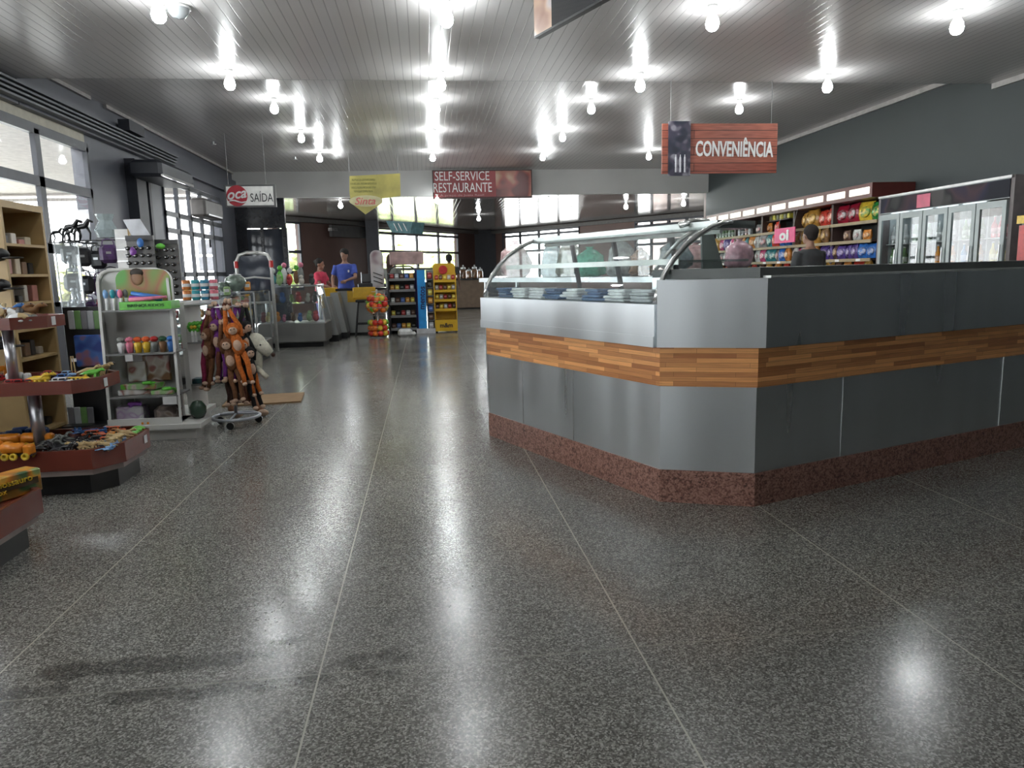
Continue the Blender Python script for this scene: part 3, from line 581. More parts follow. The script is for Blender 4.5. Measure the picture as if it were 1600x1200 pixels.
# ceiling air curtain box near the left piers
ac = thing('air_curtain', 'dark air curtain unit under the left beam', 'air curtain', (-4.3,12.2,2.75))
MB().rbox((-4.22,12.9,2.92),(.5,1.6,.26),.05).build('housing', M_DARK, ac, True)
MB().bb(-4.0,-3.96,12.15,13.65,2.80,2.84).build('outlet_strip', mat('chrome_strip',(.7,.7,.7),.2,.9), ac, True)
a2 = thing('wall_air_unit', 'brown grey split unit on the far left wall before the window', 'air conditioner', (-4.3,15.5,2.4))
MB().rbox((-4.42,16.0,2.62),(.3,1.3,.36),.04).build('housing', mat('taupe_plastic',(.13,.12,.115),.5), a2, True)
MB().bb(-4.27,-4.25,15.5,16.5,2.47,2.50).build('louvre', M_ALU, a2, True)
# ============================================================ LEFT: TOY ISLANDS
M_RED = mat('red_brown_laminate', (.16,.035,.022), .25, var=.15, scale=3); M_BEIGE = mat('pinkish_grey_edge', (.33,.27,.25), .5); M_PLINTH = mat('black_plinth', (.008,.008,.009), .3)
M_TUBE = mat('satin_tube', (.5,.5,.53), .3, .8); M_TRAY = mat('tray_surface', (.06,.045,.04), .4); M_TAG = mat('white_price_card', (.75,.75,.75), .5)
def octo(x0, x1, y0, y1, c): return [(x0+c,y0),(x1-c,y0),(x1,y0+c*1.3),(x1,y1-c),(x1-c,y1),(x0+c,y1),(x0,y1-c),(x0,y0+c)]
def tray(mb, x0,x1,y0,y1,c,z0,z1):
    o, i = octo(x0,x1,y0,y1,c), octo(x0+.02,x1-.02,y0+.02,y1-.02,c); n = 8
    vs = [(p[0],p[1],z0) for p in o]+[(p[0],p[1],z1) for p in o]+[(p[0],p[1],z1) for p in i]+[(p[0],p[1],z1-.03) for p in i]
    fs = [(k,(k+1)%n,n+(k+1)%n,n+k) for k in range(n)]+[(n+k,n+(k+1)%n,2*n+(k+1)%n,2*n+k) for k in range(n)]+[(2*n+k,2*n+(k+1)%n,3*n+(k+1)%n,3*n+k) for k in range(n)]+[tuple(range(3*n,4*n)), tuple(range(n-1,-1,-1))]
    mb.add(vs, fs)
def island(label, x1, y0, y1, tiers, x0=-3.3):
    t = thing('display_island', label, 'display island', (x1-.5,(y0+y1)/2,0))
    MB().prism(octo(x0+.07,x1-.07,y0+.07,y1-.04,.10), 0, .12).build('plinth', M_PLINTH, t, True)
    MB().prism(octo(x0+.02,x1-.02,y0+.02,y1-.02,.11), .12, .155).build('edge_band', M_BEIGE, t, True)
    m = MB(); tray(m, x0,x1,y0,y1,.12,.155,.27); m.build('bottom_tray', M_RED, t, True)
    if tiers:
        m = MB(); tray(m, x0,x1-.13,y0+.1,y1-.05,.10,.575,.65); m.build('middle_tray', M_RED, t, True)
        m = MB(); tray(m, x0,x1-.40,y0+.12,y1-.05,.12,.945,1.012); m.build('top_tray', M_RED, t, True)
        for x, y in ((x1-.50,y0+.24),(x1-.62,y1-.2),(x1-1.1,y0+.24)):
            MB().cyl((x,y,.24),.032,.335,12).build('column', M_TUBE, t, True, smooth=True)
            MB().cyl((x-.10,y,.62),.028,.325,12).build('column', M_TUBE, t, True, smooth=True)
    return t
isB = island('three tier red brown toy island with silver columns beside the white shelf unit', -1.78, 4.2, 4.86, True)
isA = island('low red brown island cut off by the left edge of the photo', -1.79, 2.7, 3.56, False)
def card(p, w=.045, h=.05, rz=0., parent=None, nm='price_card'):
    m = MB().box((0,0,0),(w,.003,h)); 
    for v in m.v: v.rotate(Matrix.Rotation(rz,3,'Z')); v += Vector(p)
    return m.build(nm, M_TAG, parent, True)
card((-1.777,4.66,.22), rz=math.pi/2, parent=isB); card((-1.907,4.5,.61), rz=math.pi/2, parent=isB); card((-2.18,4.55,.98), rz=math.pi/2, parent=isB)
# ---- toys (origin on the surface they stand on)
TOYC = {'orange':(.75,.25,.02),'yellow':(.75,.5,.04),'black':(.015,.015,.018),'grey':(.18,.19,.18),'beige':(.5,.36,.17),'blue':(.04,.17,.5),'light blue':(.25,.45,.75),'green':(.12,.5,.05),
        'red':(.5,.03,.03),'white':(.75,.75,.76),'brown':(.2,.1,.04),'dark green':(.03,.1,.05),'orange red':(.7,.12,.03),'navy':(.02,.05,.15),'olive':(.12,.12,.06),'pink':(.7,.2,.3),'purple':(.22,.06,.35),'teal':(.03,.3,.36)}
def TM(c): return mat('toy_plastic_'+c.replace(' ','_'), TOYC[c], .3, var=.15, scale=30)
PRO = {}
def proto(key, make):
    if key not in PRO: PRO[key] = [make(), False]
    e = PRO[key]
    if not e[1]: e[1] = True; return e[0], True
    return e[0], False
def put(key, make, loc, rz, label, group, scale=1.):
    r, fresh = proto(key, make)
    if fresh: r.location = loc; r.rotation_euler = (0,0,rz); r['label'] = label; r['group'] = group; r.scale = (scale,)*3; return r
    return dup(r, loc, rz, label, group, scale)
def mk_tanker(c1, c2):
    def f():
        t = thing('toy_tanker_truck', '', 'toy'); b = TM(c1)
        k = Matrix.Rotation(math.pi/2,4,'Y')
        m = MB(); m.M = Matrix.Translation((-.02,0,.055)) @ k; m.lathe([(.0,-.05),(.022,-.05),(.027,-.042),(.027,.042),(.022,.05),(0,.05)], n=12); m.build('tank', b, t, smooth=True)
        MB().rbox((.055,0,.045),(.04,.05,.055),.008).build('cab', b, t); MB().box((0,0,.024),(.15,.04,.012)).build('chassis', TM(c2), t)
        for x in (-.045,-.005,.05):
            for y in (-.028,.028):
                m = MB(); m.M = Matrix.Translation((x,y,.018)) @ Matrix.Rotation(math.pi/2,4,'X'); m.lathe([(.008,-.006),(.018,-.006),(.018,.006),(.008,.006),(.008,-.006)], n=12); m.build('wheel', TM('yellow' if c1!='white' else 'black'), t, smooth=True)
        return t
    return f
def mk_car(c1):
    def f():
        t = thing('toy_car', '', 'toy')
        MB().rbox((0,0,.022),(.11,.048,.02),.007).rbox((-.005,0,.04),(.06,.042,.02),.008).build('body', TM(c1), t)
        MB().box((-.005,0,.041),(.062,.030,.010)).box((-.005,0,.041),(.034,.044,.010)).build('windows', TM('black'), t)
        for x in (-.032,.034):
            for y in (-.022,.022): m = MB(); m.M = Matrix.Translation((x,y,.013)) @ Matrix.Rotation(math.pi/2,4,'X'); m.lathe([(.013,-.005),(.013,.005)], n=10); m.build('wheel', TM('black'), t)
        return t
    return f
def mk_animal(c, neck=.03, leg=.03, name='toy_animal', tail=.05, c2=None):
    def f():
        t = thing(name, '', 'toy'); m = MB()
        m.tube([(-.05-tail,0,leg+.012),(-.05,0,leg+.022),(-.02,0,leg+.026),(.02,0,leg+.028),(.04,0,leg+.034),(.052,0,leg+.034+neck),(.072,0,leg+.038+neck),(.09,0,leg+.03+neck)], [.003,.014,.021,.021,.017,.010,.013,.005], 8)
        for x in (-.035,.028):
            for y in (-.014,.014): m.tube([(x,y,leg+.02),(x-.006,y*1.3,leg*.55),(x,y*1.3,.0)], [.010,.007,.006], 6)
        m.build('body', TM(c), t, smooth=True)
        MB().ell((.072,.010,leg+.044+neck),.003).build('eye', TM('black' if c != 'black' else 'white'), t); MB().ell((.072,-.010,leg+.044+neck),.003).build('eye', TM('black' if c != 'black' else 'white'), t)
        return t
    return f
def mk_train(c):
    def f():
        t = thing('toy_train', '', 'toy'); MB().rbox((0,0,.024),(.19,.04,.034),.01).build('body', TM(c), t)
        for i in range(5): MB().box((-.065+i*.03,0,.028),(.015,.042,.012)).build('window', TM('black'), t)
        MB().cyl((.07,0,.04),.008,.016,8).build('funnel', TM(c), t); return t
    return f
def mk_tower():
    t = thing('toy_tower_crane', '', 'toy')
    MB().box((0,0,.012),(.06,.05,.024)).build('base', TM('brown'), t)
    for x in (-.012,.012): MB().tube([(x,0,.02),(x*.5,0,.15)],.005,6).build('mast', TM('beige'), t)
    MB().box((.012,0,.12),(.03,.006,.024)).build('flag', TM('white'), t); return t
def mk_plane(c):
    def f():
        t = thing('toy_plane', '', 'toy'); MB().tube([(-.07,0,.02),(-.04,0,.02),(.05,0,.02),(.075,0,.018)],[.006,.014,.016,.004],8).build('fuselage', TM(c), t, smooth=True)
        MB().rbox((.005,0,.022),(.035,.15,.006),.002).build('wing', TM(c), t); MB().rbox((-.062,0,.035),(.02,.05,.004),.001).box((-.062,0,.04),(.02,.004,.03)).build('tail', TM(c), t); return t
    return f
def mk_shell(c):
    def f():
        t = thing('toy_turtle', '', 'toy'); MB().ell((0,0,.02),(.05,.04,.022),n=12).build('shell', TM(c), t, smooth=True)
        MB().ell((.055,0,.02),(.016,.012,.012)).build('head', TM(c), t, smooth=True)
        for a in (.7,2.3,3.9,5.5): MB().ell((math.cos(a)*.045,math.sin(a)*.04,.007),(.016,.010,.006)).build('foot', TM(c), t)
        return t
    return f
G1, G2, G3 = 'toys on the bottom tray of the tiered island', 'toys on the middle tray of the tiered island', 'toys on the top tray of the tiered island'
zB = .241
# yellow orange tankers at the left of the bottom tray
spots = [(20,706,'front row beside the black toys'),(-14,703,'front row at the left edge of the photo'),(15,690,'second row, left'),(52,688,'second row, right')]
for px, py, w in spots:
    p = onz(px,py+12,zB); put('tankO', mk_tanker('orange','black'), (p.x+.03,p.y,zB), rnd(-.1,.1), 'orange toy tanker on the bottom tray, '+w, G1, 1.15)
lst = [('navy',mk_tanker('navy','black'),'tankN',[(18,684),(45,676),(60,680)],'dark blue toy truck'),
 ('black',mk_animal('black',.02,.02,'toy_dinosaur'),'dinoK',[(62,705),(78,712),(88,700),(100,706),(112,694),(70,690),(140,700),(128,690)],'black toy dinosaur'),
 ('grey',mk_animal('grey',.03,.025,'toy_dinosaur'),'dinoG',[(84,688),(96,690),(105,698),(75,698)],'grey toy dinosaur'),
 ('beige',mk_animal('beige',.01,.03,'toy_dinosaur',.06),'dinoB',[(108,713),(122,713),(133,710),(196,692),(205,686)],'beige toy dinosaur'),
 ('orange red',mk_car('orange red'),'carOR',[(140,684),(150,678),(160,684),(195,666)],'orange red toy car'),
 ('orange',mk_car('orange'),'carO',[(175,680),(182,675)],'orange toy car'),
 ('light blue',mk_plane('light blue'),'planeL',[(172,700),(183,695),(178,690)],'pale blue toy plane'),
 ('black2',mk_car('black'),'carK',[(150,704),(145,696),(160,695)],'black toy car'),
 ('green',mk_shell('green'),'turtG',[(216,676),(224,672)],'green toy turtle'),
 ('blue',mk_plane('blue'),'planeB',[(165,664),(170,660)],'dark blue toy plane')]
place = ['nearest the front rim','just behind the front rim','in the middle of its kind','towards the back','beside the silver column','behind the front ones','at the right side','deep in the pile','at the pile edge']
for _, mk, key, sp, lab in lst:
    if key[:4] in ('dino','carO','plan','turt','carK'): sp = sp+[(q[0]+random.randint(-9,9),q[1]+random.randint(-8,8)) for q in sp]*(2 if 'dino' in key else 1)
    for i,(px,py) in enumerate(sp):
        p = onz(px,py+5,zB); x = min(max(p.x,-3.0),-1.86); y = min(max(p.y,4.28),4.78)
        put(key, mk, (x,y,zB+ (i%2)*.002), rnd(-.7,.7)+ (0 if i%2 else 3.1), '%s on the bottom tray, %s%s' % (lab, place[i%9], ('',', second layer',', on top')[i//9]), G1, (.62 if 'dino' in key else .8)+rnd(0,.15))
zM = .621
lst = [('giraffe',mk_animal('orange',.09,.05,'toy_giraffe',.02),'gir',[(22,585)],'orange toy giraffe'),
 ('white tanker',mk_tanker('white','orange'),'tankW',[(30,597)],'white and orange toy tanker'),
 ('orange c',mk_shell('orange'),'shO',[(45,594),(14,580)],'orange toy turtle'),
 ('red',mk_car('red'),'carR',[(8,604),(20,604),(2,594),(28,606),(80,586)],'red toy car'),
 ('yellow',mk_animal('yellow',.02,.02,'toy_dog'),'dogY',[(37,606),(58,602)],'yellow toy dog'),
 ('white',mk_car('white'),'carW',[(76,603),(84,603)],'white toy van'),
 ('blue',mk_car('blue'),'carB',[(95,598),(99,592)],'blue toy car'),
 ('lblue',mk_car('light blue'),'carL',[(106,587)],'light blue toy car'),
 ('train',mk_train('yellow'),'train',[(120,595)],'yellow toy train'),
 ('tower',mk_tower,'tower',[(120,584)],'brown toy tower'),
 ('green',mk_animal('green',.01,.02),'anG',[(146,589)],'green toy animal'),
 ('beige',mk_animal('beige',.02,.03),'anB',[(153,587),(163,583),(142,588)],'beige toy animal'),
 ('black',mk_animal('black',.02,.03),'anK',[(166,582)],'black toy animal')]
for _, mk, key, sp, lab in lst:
    for i,(px,py) in enumerate(sp):
        p = onz(px,py+3,zM); x = min(max(p.x,-3.0),-1.99); y = min(max(p.y,4.37),4.74)
        put(key, mk, (x,y,zM), rnd(-.3,.3), '%s on the middle tray, %s' % (lab, place[i]), G2, .85)
zT = .983
for i,(px,c,lab) in enumerate([(58,'white','white spotted toy turtle at the left'),(72,'white','white toy turtle in the middle'),(84,'grey','grey toy turtle'),(96,'beige','beige brown toy turtle'),(106,'beige','beige toy turtle at the right')]):
    p = ony(px,490,4.42+.05*(i%2)); put('shT'+c, mk_shell(c), (min(p.x,-2.3),p.y,zT), rnd(0,3), lab+' on the top tray', G3, 1.3)
for i,(px,c) in enumerate([(3,'beige'),(12,'white'),(22,'brown'),(32,'black'),(42,'brown'),(8,'blue')]):
    p = ony(px,490,4.5); put('anT'+c, mk_animal(c,.02,.02), (p.x,p.y,zT), rnd(0,3), '%s toy animal on the top tray, %s' % (c, place[i]), G3, 1.2)
# window box of toys on the near island
bx = thing('toy_box', 'orange and green boxed toy in clear wrap on the near island', 'toy box', (-1.93,3.40,.241), rz=math.radians(62))
MB().rbox((0,0,.055),(.30,.10,.11),.006).build('carton', blotch('jungle_print',[(.05,.12,.04),(.55,.18,.02),(.7,.35,.04),(.3,.4,.15)],14), bx)
MB().box((.0,-.053,.06),(.26,.004,.03)).build('title_band', mat('dark_label',(.05,.03,.01),.4), bx)
textmesh('Dinossauro', .2,.028, Matrix.Translation((.0,-.056,.078)) @ Matrix.Rotation(math.pi/2,4,'X'), 'lettering', mat('gold_ink',(.8,.55,.05),.4), bx, world=False)
textmesh('Box', .06,.025, Matrix.Translation((-.05,-.056,.045)) @ Matrix.Rotation(math.pi/2,4,'X'), 'lettering', mat('gold_ink',(.8,.55,.05),.4), bx, world=False)
# ============================================================ pale wood shelf cabinet
M_PINE = mat('pale_pine_laminate', (.42,.29,.13), .45, var=.12, scale=4); M_PINE2 = mat('pine_inner', (.36,.25,.12), .5, var=.1)
wc = thing('wooden_cabinet', 'tall pale pine cabinet with open shelves behind the toy island', 'cabinet', (-3.25,6.0,0))
x0,x1,y0,y1,H = -3.5,-3.0,5.70,6.30,1.80
MB().bb(x0,x1,y0,y0+.03,0,H).build('near_side', M_PINE, wc, True); MB().bb(x0,x1,y1-.03,y1,0,H).build('far_side', M_PINE, wc, True)
MB().bb(x0,x0+.02,y0+.03,y1-.03,0,H).build('back_panel', M_PINE2, wc, True); MB().bb(x0,x1,y0+.03,y1-.03,H-.05,H).build('top_board', M_PINE, wc, True)
SH = [.04,.36,.62,.84,1.04,1.25,1.475]
for z in SH: MB().bb(x0+.02,x1-.002,y0+.03,y1-.03,z,z+.02).build('shelf', M_PINE, wc, True)
cols = [('white',(.6,.57,.52)),('brown',(.2,.12,.07)),('pink',(.45,.2,.18)),('black',(.03,.03,.03)),('cream',(.55,.48,.36))]
for si, z in enumerate(SH):
    for k in range(5):
        nm, c = cols[(k*2+si)%5]; h = rnd(.04,.13); w = rnd(.05,.09); y = y0+.09+k*.1
        m = MB().rbox((0,0,h/2),(rnd(.1,.16),w,h),.005); o = m.build('gift_box', mat('gift_'+nm, c, .4), wc.parent); o.location = (x1-.15,y,z+.0205)
        tag(o, '%s gift box on %s of the pine cabinet, %s' % (nm, ('the bottom shelf','the second shelf from below','the third shelf from below','the middle shelf','the fifth shelf','the sixth shelf','the top shelf')[si], ('nearest','second','in the middle','fourth','farthest')[k]), 'box', 'gift boxes in the pine cabinet')
# black caps hanging on the near side of the cabinet
for i,(px,py) in enumerate(((4,402),(6,450),(8,540),(3,510))):
    p = ony(px,py,5.62); t = thing('black_cap', 'black cap on the near side of the pine cabinet, %s' % ('topmost','second from the top','lowest','third from the top')[i], 'cap', (p.x,5.62,p.z), group='black caps on the pine cabinet')
    MB().ell((-.04,0,.02),(.09,.06,.05),n=12).build('crown', M_BLACK, t, smooth=True); MB().ell((.06,0,-.005),(.08,.05,.010),n=12).build('brim', M_BLACK, t, smooth=True)
    MB().tube([(-.04,.05,.03),(-.04,.085,.05)],.006,5).build('hook', M_ALU, t)
# ============================================================ white gondola end unit
M_GW = mat('white_metal_shelving', (.62,.62,.60), .4, var=.03)
gx0,gx1,gy = -2.41,-1.88,5.65
gd = thing('white_gondola', 'white metal shelf unit with a rounded top and toy shelves', 'shelf unit', (-2.1,6.2,0))
def rounded(x0,x1,z0,z1,r,y0,y1):
    P = [(x0,z0),(x1,z0)]+[(x1-r+r*math.cos(a*math.pi/12), z1-r+r*math.sin(a*math.pi/12)) for a in range(7)]+[(x0+r+r*math.cos(a*math.pi/12), z1-r+r*math.sin(a*math.pi/12)) for a in range(6,13)]
    n = len(P); return [(p[0],y0,p[1]) for p in P]+[(p[0],y1,p[1]) for p in P], [tuple(range(n)), tuple(range(2*n-1,n-1,-1))]+[(i,n+i,n+(i+1)%n,(i+1)%n) for i in range(n)]
MB().add(*rounded(gx0-.11,gx1-.09,.1,1.29,.09,5.98,6.02)).build('back_panel', M_GW, gd, True)
MB().tube([(gx0-.10,5.97,.12),(gx0-.10,5.97,1.19),(gx0-.06,5.97,1.26),(gx0-.01,5.97,1.285),(gx1-.19,5.97,1.285),(gx1-.14,5.97,1.26),(gx1-.10,5.97,1.19),(gx1-.10,5.97,.12)],.014,8).build('rim_tube', M_GW, gd, True, smooth=True)
for x in (gx0,gx1-.02):
    m = MB(); b9 = x-.10; P = [(x,5.66,.12),(b9,5.97,.12),(b9,5.97,1.24),(b9+.02,5.90,1.2),(x-.02,5.74,.9)]; m.add(P+[(q[0]+.02,q[1],q[2]) for q in P],[(0,1,2,3,4),(9,8,7,6,5),(0,5,6,1),(1,6,7,2),(2,7,8,3),(3,8,9,4),(4,9,5,0)]); m.build('side_panel', M_GW, gd, True)
GZ = [.12,.335,.66,.985]; 
GF = [5.65,5.67,5.69,5.71]
for z, f in zip(GZ, GF): MB().bb(gx0+.02,gx1-.02,f,5.97,z-.012,z).build('shelf', M_GW if z<.2 else mat('dark_grey_shelf',(.2,.2,.2),.4), gd, True)
MB().bb(gx0,gx1,5.64,5.66,.10,.17).build('front_lip', M_GW, gd, True)
MB().bb(gx0-.04,-1.86,5.60,6.5,.085,.12).bb(-1.86,-1.73,5.60,5.88,.085,.12).build('base_deck', M_GW, gd, True); MB().bb(gx0-.02,-1.90,5.64,6.46,0,.085).bb(-1.90,-1.78,5.64,5.85,0,.085).build('base_kick', M_GW, gd, True)
MB().bb(-1.95,-1.91,6.04,6.45,.12,1.02).build('aisle_panel', M_GW, gd, True)
for z in (.36,.70,1.0): MB().bb(-1.91,-1.79,6.04,6.45,z-.012,z).build('aisle_shelf', mat('dark_grey_shelf',(.2,.2,.2),.4), gd, True)
card((-1.95,5.644,.30),.10,.06,parent=gd); card((-2.22,5.67,.63),.05,.05,.3,parent=gd)
for dx in (.27,.31): m = MB(); m.M = Matrix.Translation((gx0+dx-.02,5.638,.135)) @ Matrix.Rotation(math.pi/2,4,'X'); m.cyl((0,0,0),.009,.003,10); m.build('orange_sticker', TM('orange'), gd, True)
# green counter display of bats on the top shelf
gb = thing('green_display_box', 'green carton display with a printed backboard on the top shelf of the white unit', 'display box', (-2.08,5.84,.985))
MB().bb(-2.27,-1.90,5.72,5.92,.986,1.045).build('tray_carton', TM('green'), gb, True)
MB().add(*rounded(-2.36,-1.96,1.045,1.285,.08,5.93,5.945)).build('backboard', blotch('green_print',[(.10,.35,.05),(.35,.12,.05),(.12,.4,.06),(.4,.3,.1)],6), gb, True)
MB().ell((-2.20,5.925,1.22),(.045,.012,.055),n=12).build('printed_head', mat('printed_skin',(.32,.17,.10),.5), gb, True, smooth=True)
MB().ell((-2.20,5.928,1.26),(.05,.014,.036),n=12).build('printed_hair', mat('printed_hair',(.03,.02,.015),.5), gb, True, smooth=True)
textmesh('BRINQUEDOS', .26,.025, face_mat((-2.08,5.717,1.015)), 'lettering', mat('dark_green_ink',(.02,.12,.02),.5), gb)
for c, p, q, l in (('blue',(-2.19,5.76,1.11),(-1.98,5.78,1.06),'blue toy bat lying across the green display'),('pink',(-2.2,5.74,1.06),(-1.93,5.73,1.075),'pink toy bat lying on the green display'),('purple',(-2.2,5.75,1.075),(-2.05,5.75,1.06),'short purple toy bat on the green display')):
    m = MB().tube([p,q],[.018,.011] if c!='blue' else [.014,.026],10); o = m.build('toy_bat', TM(c), smooth=True); tag(o, l, 'toy bat', 'toy bats on the green display')
for i in range(6):
    c = ('light blue','white','teal','light blue','pink','grey')[i]; t = thing('wrapped_toy', '%s wrapped toy on the top shelf of the white unit, %s' % (c, ('leftmost','second','third','fourth','fifth','beside the green display')[i]), 'toy', (-2.375+i*.026,5.76+.03*(i%2),.985), group='wrapped toys on the top shelf')
    MB().tube([(0,0,0),(.004,0,.09)],[.009,.013],6).build('stick', TM('white'), t); MB().ell((0,0,.12),(.02,.018,.035)).build('wrapped_head', TM(c), t, smooth=True)
def mk_doll():
    t = thing('wrapped_toy','','toy'); MB().tube([(0,0,0),(.004,0,.07)],[.012,.014],6).build('stick', TM('white'), t); MB().ell((0,0,.09),(.024,.02,.03)).build('wrapped_head', TM('orange red'), t, smooth=True); return t
zz=.66
for i in range(7):
    x = -2.3+i*.06; c = ('grey','pink','orange red','orange red','red','dark green','blue')[i]
    put('cup'+c, (lambda c=c: (lambda t: (MB().lathe([(.022,0),(.03,.07),(.012,.085)],n=10).build('cup', TM(('white','pink','yellow','yellow','grey','brown','blue')[i]), t, smooth=True), MB().ell((0,0,.10),(.032,.028,.022)).build('topping', TM(c), t), t)[2])(thing('candy_cup','','toy'))), (x,5.76,zz), 0, '%s topped cup toy on the second shelf of the white unit, %s' % (c, ('leftmost','second','third','fourth','fifth','sixth','rightmost')[i]), 'cup toys on the second shelf', 1)
for i,(x,y,z,rz,w,h,c,l) in enumerate([(-2.24,5.84,.336,.15,.26,.04,'white','lower flat game box'),(-2.2,5.83,.377,-.1,.27,.04,'green','green edged game box'),(-2.03,5.8,.336,.0,.16,.03,'green','small flat green box at the right'),(-2.26,5.9,.42,.1,.13,.16,'white','upright white game box'),(-2.12,5.93,.42,-.05,.2,.2,'brown','upright picture game box')]):
    m = MB().rbox((0,0,h/2),(w,.16 if h<.1 else .03,h),.004); o = m.build('game_box', blotch('game_print_%d'%i,[TOYC[c],(.5,.45,.4),(.3,.1,.08),TOYC[c]],16), None); o.location=(x,y,z); o.rotation_euler=(0,0,rz); tag(o, l+' on the third shelf of the white unit', 'game box')
for i,(x,c) in enumerate(((-2.14,'green'),(-2.0,'green'))):
    t = thing('green_goggles','green toy goggles on the flat game boxes, %s' % ('left','right')[i],'toy',(x,5.75,.418 if i==0 else .367)); MB().lathe([(.02,0),(.034,0),(.034,.02),(.02,.02),(.02,0)],n=14).build('lens_ring', TM('green'), t, smooth=True); MB().tube([(.03,0,.01),(.06,0,.01)],.006,6).build('bridge', TM('green'), t)
for i,(x,z,w,h,c,l) in enumerate([(-2.28,.1205,.2,.13,'white','white boxed plane toy on the bottom deck'),(-2.02,.1205,.18,.12,'brown','clear bag of small brown pieces on the bottom deck')]):
    m = MB().rbox((0,0,h/2),(w,.14,h),.01 if i==0 else .03); o = m.build('boxed_toy' if i==0 else 'toy_bag', blotch('deck_print_%d'%i,[(.5,.5,.52),(.4,.3,.45),(.6,.6,.62)] if i==0 else [(.1,.08,.07),(.3,.25,.22),(.14,.09,.05)],20,.2)); o.location=(x,5.79,z); tag(o, l, 'toy')
t = thing('purple_water_gun','purple toy water gun hanging under the third shelf','toy',(-2.24,5.74,.24)); MB().rbox((0,0,.03),(.1,.03,.03),.008).build('barrel', TM('purple'), t); MB().rbox((-.03,0,.0),(.03,.03,.06),.008,ry=.3).build('grip', TM('purple'), t); MB().tube([(0,.0,.04),(0,0,.08)],.003,4).build('hook', M_ALU, t)
# aisle side goods: green spinning flowers, teal box, green pot
def mk_flower():
    t = thing('toy_flower','','toy'); MB().tube([(0,0,0),(0,0,.09)],.012,6).build('tube', TM('white'), t)
    m = MB()
    for k in range(6): m.ell((.028*math.cos(k*1.05),0,.12+.028*math.sin(k*1.05)),(.018,.01,.018),n=7,k=4)
    m.build('petals', TM('green'), t, smooth=True); MB().ell((0,-.01,.12),(.015,.01,.015)).build('centre', TM('yellow'), t); return t
for i in range(6): put('flower', mk_flower, (-1.885+.025*(i%4)+.01,6.08+.06*(i//2),.7005), 0, 'green toy flower on the aisle shelf of the white unit, %s' % ('leftmost','second','third','fourth','fifth','farthest')[i], 'green toy flowers')
o = MB().rbox((0,0,.02),(.13,.12,.04),.004).build('teal_box', blotch('teal_print',[(.01,.12,.14),(.02,.03,.04),(.4,.45,.45)],25)); o.location=(-1.86,6.13,.3605); tag(o,'black and teal flat box on the lower aisle shelf','box')
o = MB().lathe([(.04,0),(.06,.04),(.065,.09),(.04,.13),(.0,.14)],n=14).build('green_pot', mat('dark_green_wrap',(.03,.06,.04),.15), smooth=True); o.location=(-1.815,5.85+.0,.1205); tag(o,'dark green shiny wrapped ball on the low deck','ball')
# blue toy blister and black hanging toys behind the island
o = MB().rbox((0,0,.0),(.22,.03,.26),.01).build('blister_pack', blotch('blue_blister',[(.02,.06,.3),(.05,.15,.5),(.4,.12,.05)],14)); o.location=ony(140,548,6.25); tag(o,'blue blister pack of vehicles behind the tiered island','blister pack')
bp_ = thing('pegboard_stand','dark pegboard stand behind the tiered island holding packs','stand',(-2.9,6.4,0)); MB().bb(-3.0+.06,-2.46,6.30,6.33,0,1.0).build('board', M_BLACK, bp_, True); MB().bb(-2.96,-2.5,6.1,6.36,0,.05).build('foot', M_BLACK, bp_, True)
for i in range(9):
    p = ony(112+(i%5)*10,500+(i//5)*150,6.22); m = MB().rbox((0,0,0),(.05,.02,.15),.006); o = m.build('clear_pack', mat('pack_'+('silver','green','grey')[i%3],((.4,.42,.45),(.15,.3,.1),(.2,.2,.22))[i%3],.2)); o.location = p
    tag(o,'%s hanging toy pack behind the island columns, %s' % (('silver','green','grey')[i%3], ('upper left','upper second','upper middle','upper fourth','upper right','lower left','lower second','lower middle','lower right')[i]),'toy pack','hanging packs behind the island')
# ============================================================ PLUSH RACK
PL = {'brown':(.17,.07,.03),'dark brown':(.05,.022,.015),'maroon':(.2,.012,.05),'purple':(.16,.03,.22),'orange':(.55,.14,.02),'black':(.012,.011,.012),'chestnut':(.12,.035,.018)}
M_FACE = mat('beige_plush', (.55,.38,.28), .9, bump=.5, scale=60)
def PM(c): return mat('plush_'+c.replace(' ','_'), PL[c], .95, var=.25, scale=60, bump=.6)
rk = Vector((-1.59,6.08,0))
r = thing('plush_rack', 'round wheeled rack with a grey ring foot carrying plush monkeys', 'rack', rk)
MB().tube([(.185*math.cos(a*math.pi/12),.185*math.sin(a*math.pi/12),.075) for a in range(24)],.013,8,closed=True).build('ring_foot', mat('pale_grey_tube',(.45,.47,.52),.35,.3), r, smooth=True)
m = MB()
for k in range(3): a = .5+k*2.094; m.tube([(0,0,.10),(.18*math.cos(a),.18*math.sin(a),.078)],.009,6)
m.build('spokes', mat('pale_grey_tube',(.45,.47,.52),.35,.3), r)
for k in range(3):
    a = .5+k*2.094; m = MB(); m.M = Matrix.Translation((.18*math.cos(a),.18*math.sin(a),.03)) @ Matrix.Rotation(math.pi/2,4,'X'); m.cyl((0,0,-.012),.03,.024,12); m.build('caster', M_BLACK, r)
MB().tube([(0,0,.09),(0,0,1.02)],.014,8).build('pole', M_ALU, r, smooth=True)
MB().tube([(.15*math.cos(a*math.pi/8),.15*math.sin(a*math.pi/8),.98) for a in range(16)],.006,6,closed=True).tube([(-.15,0,.98),(.15,0,.98)],.005,6).tube([(0,-.15,.98),(0,.15,.98)],.005,6).build('hook_ring', M_ALU, r)
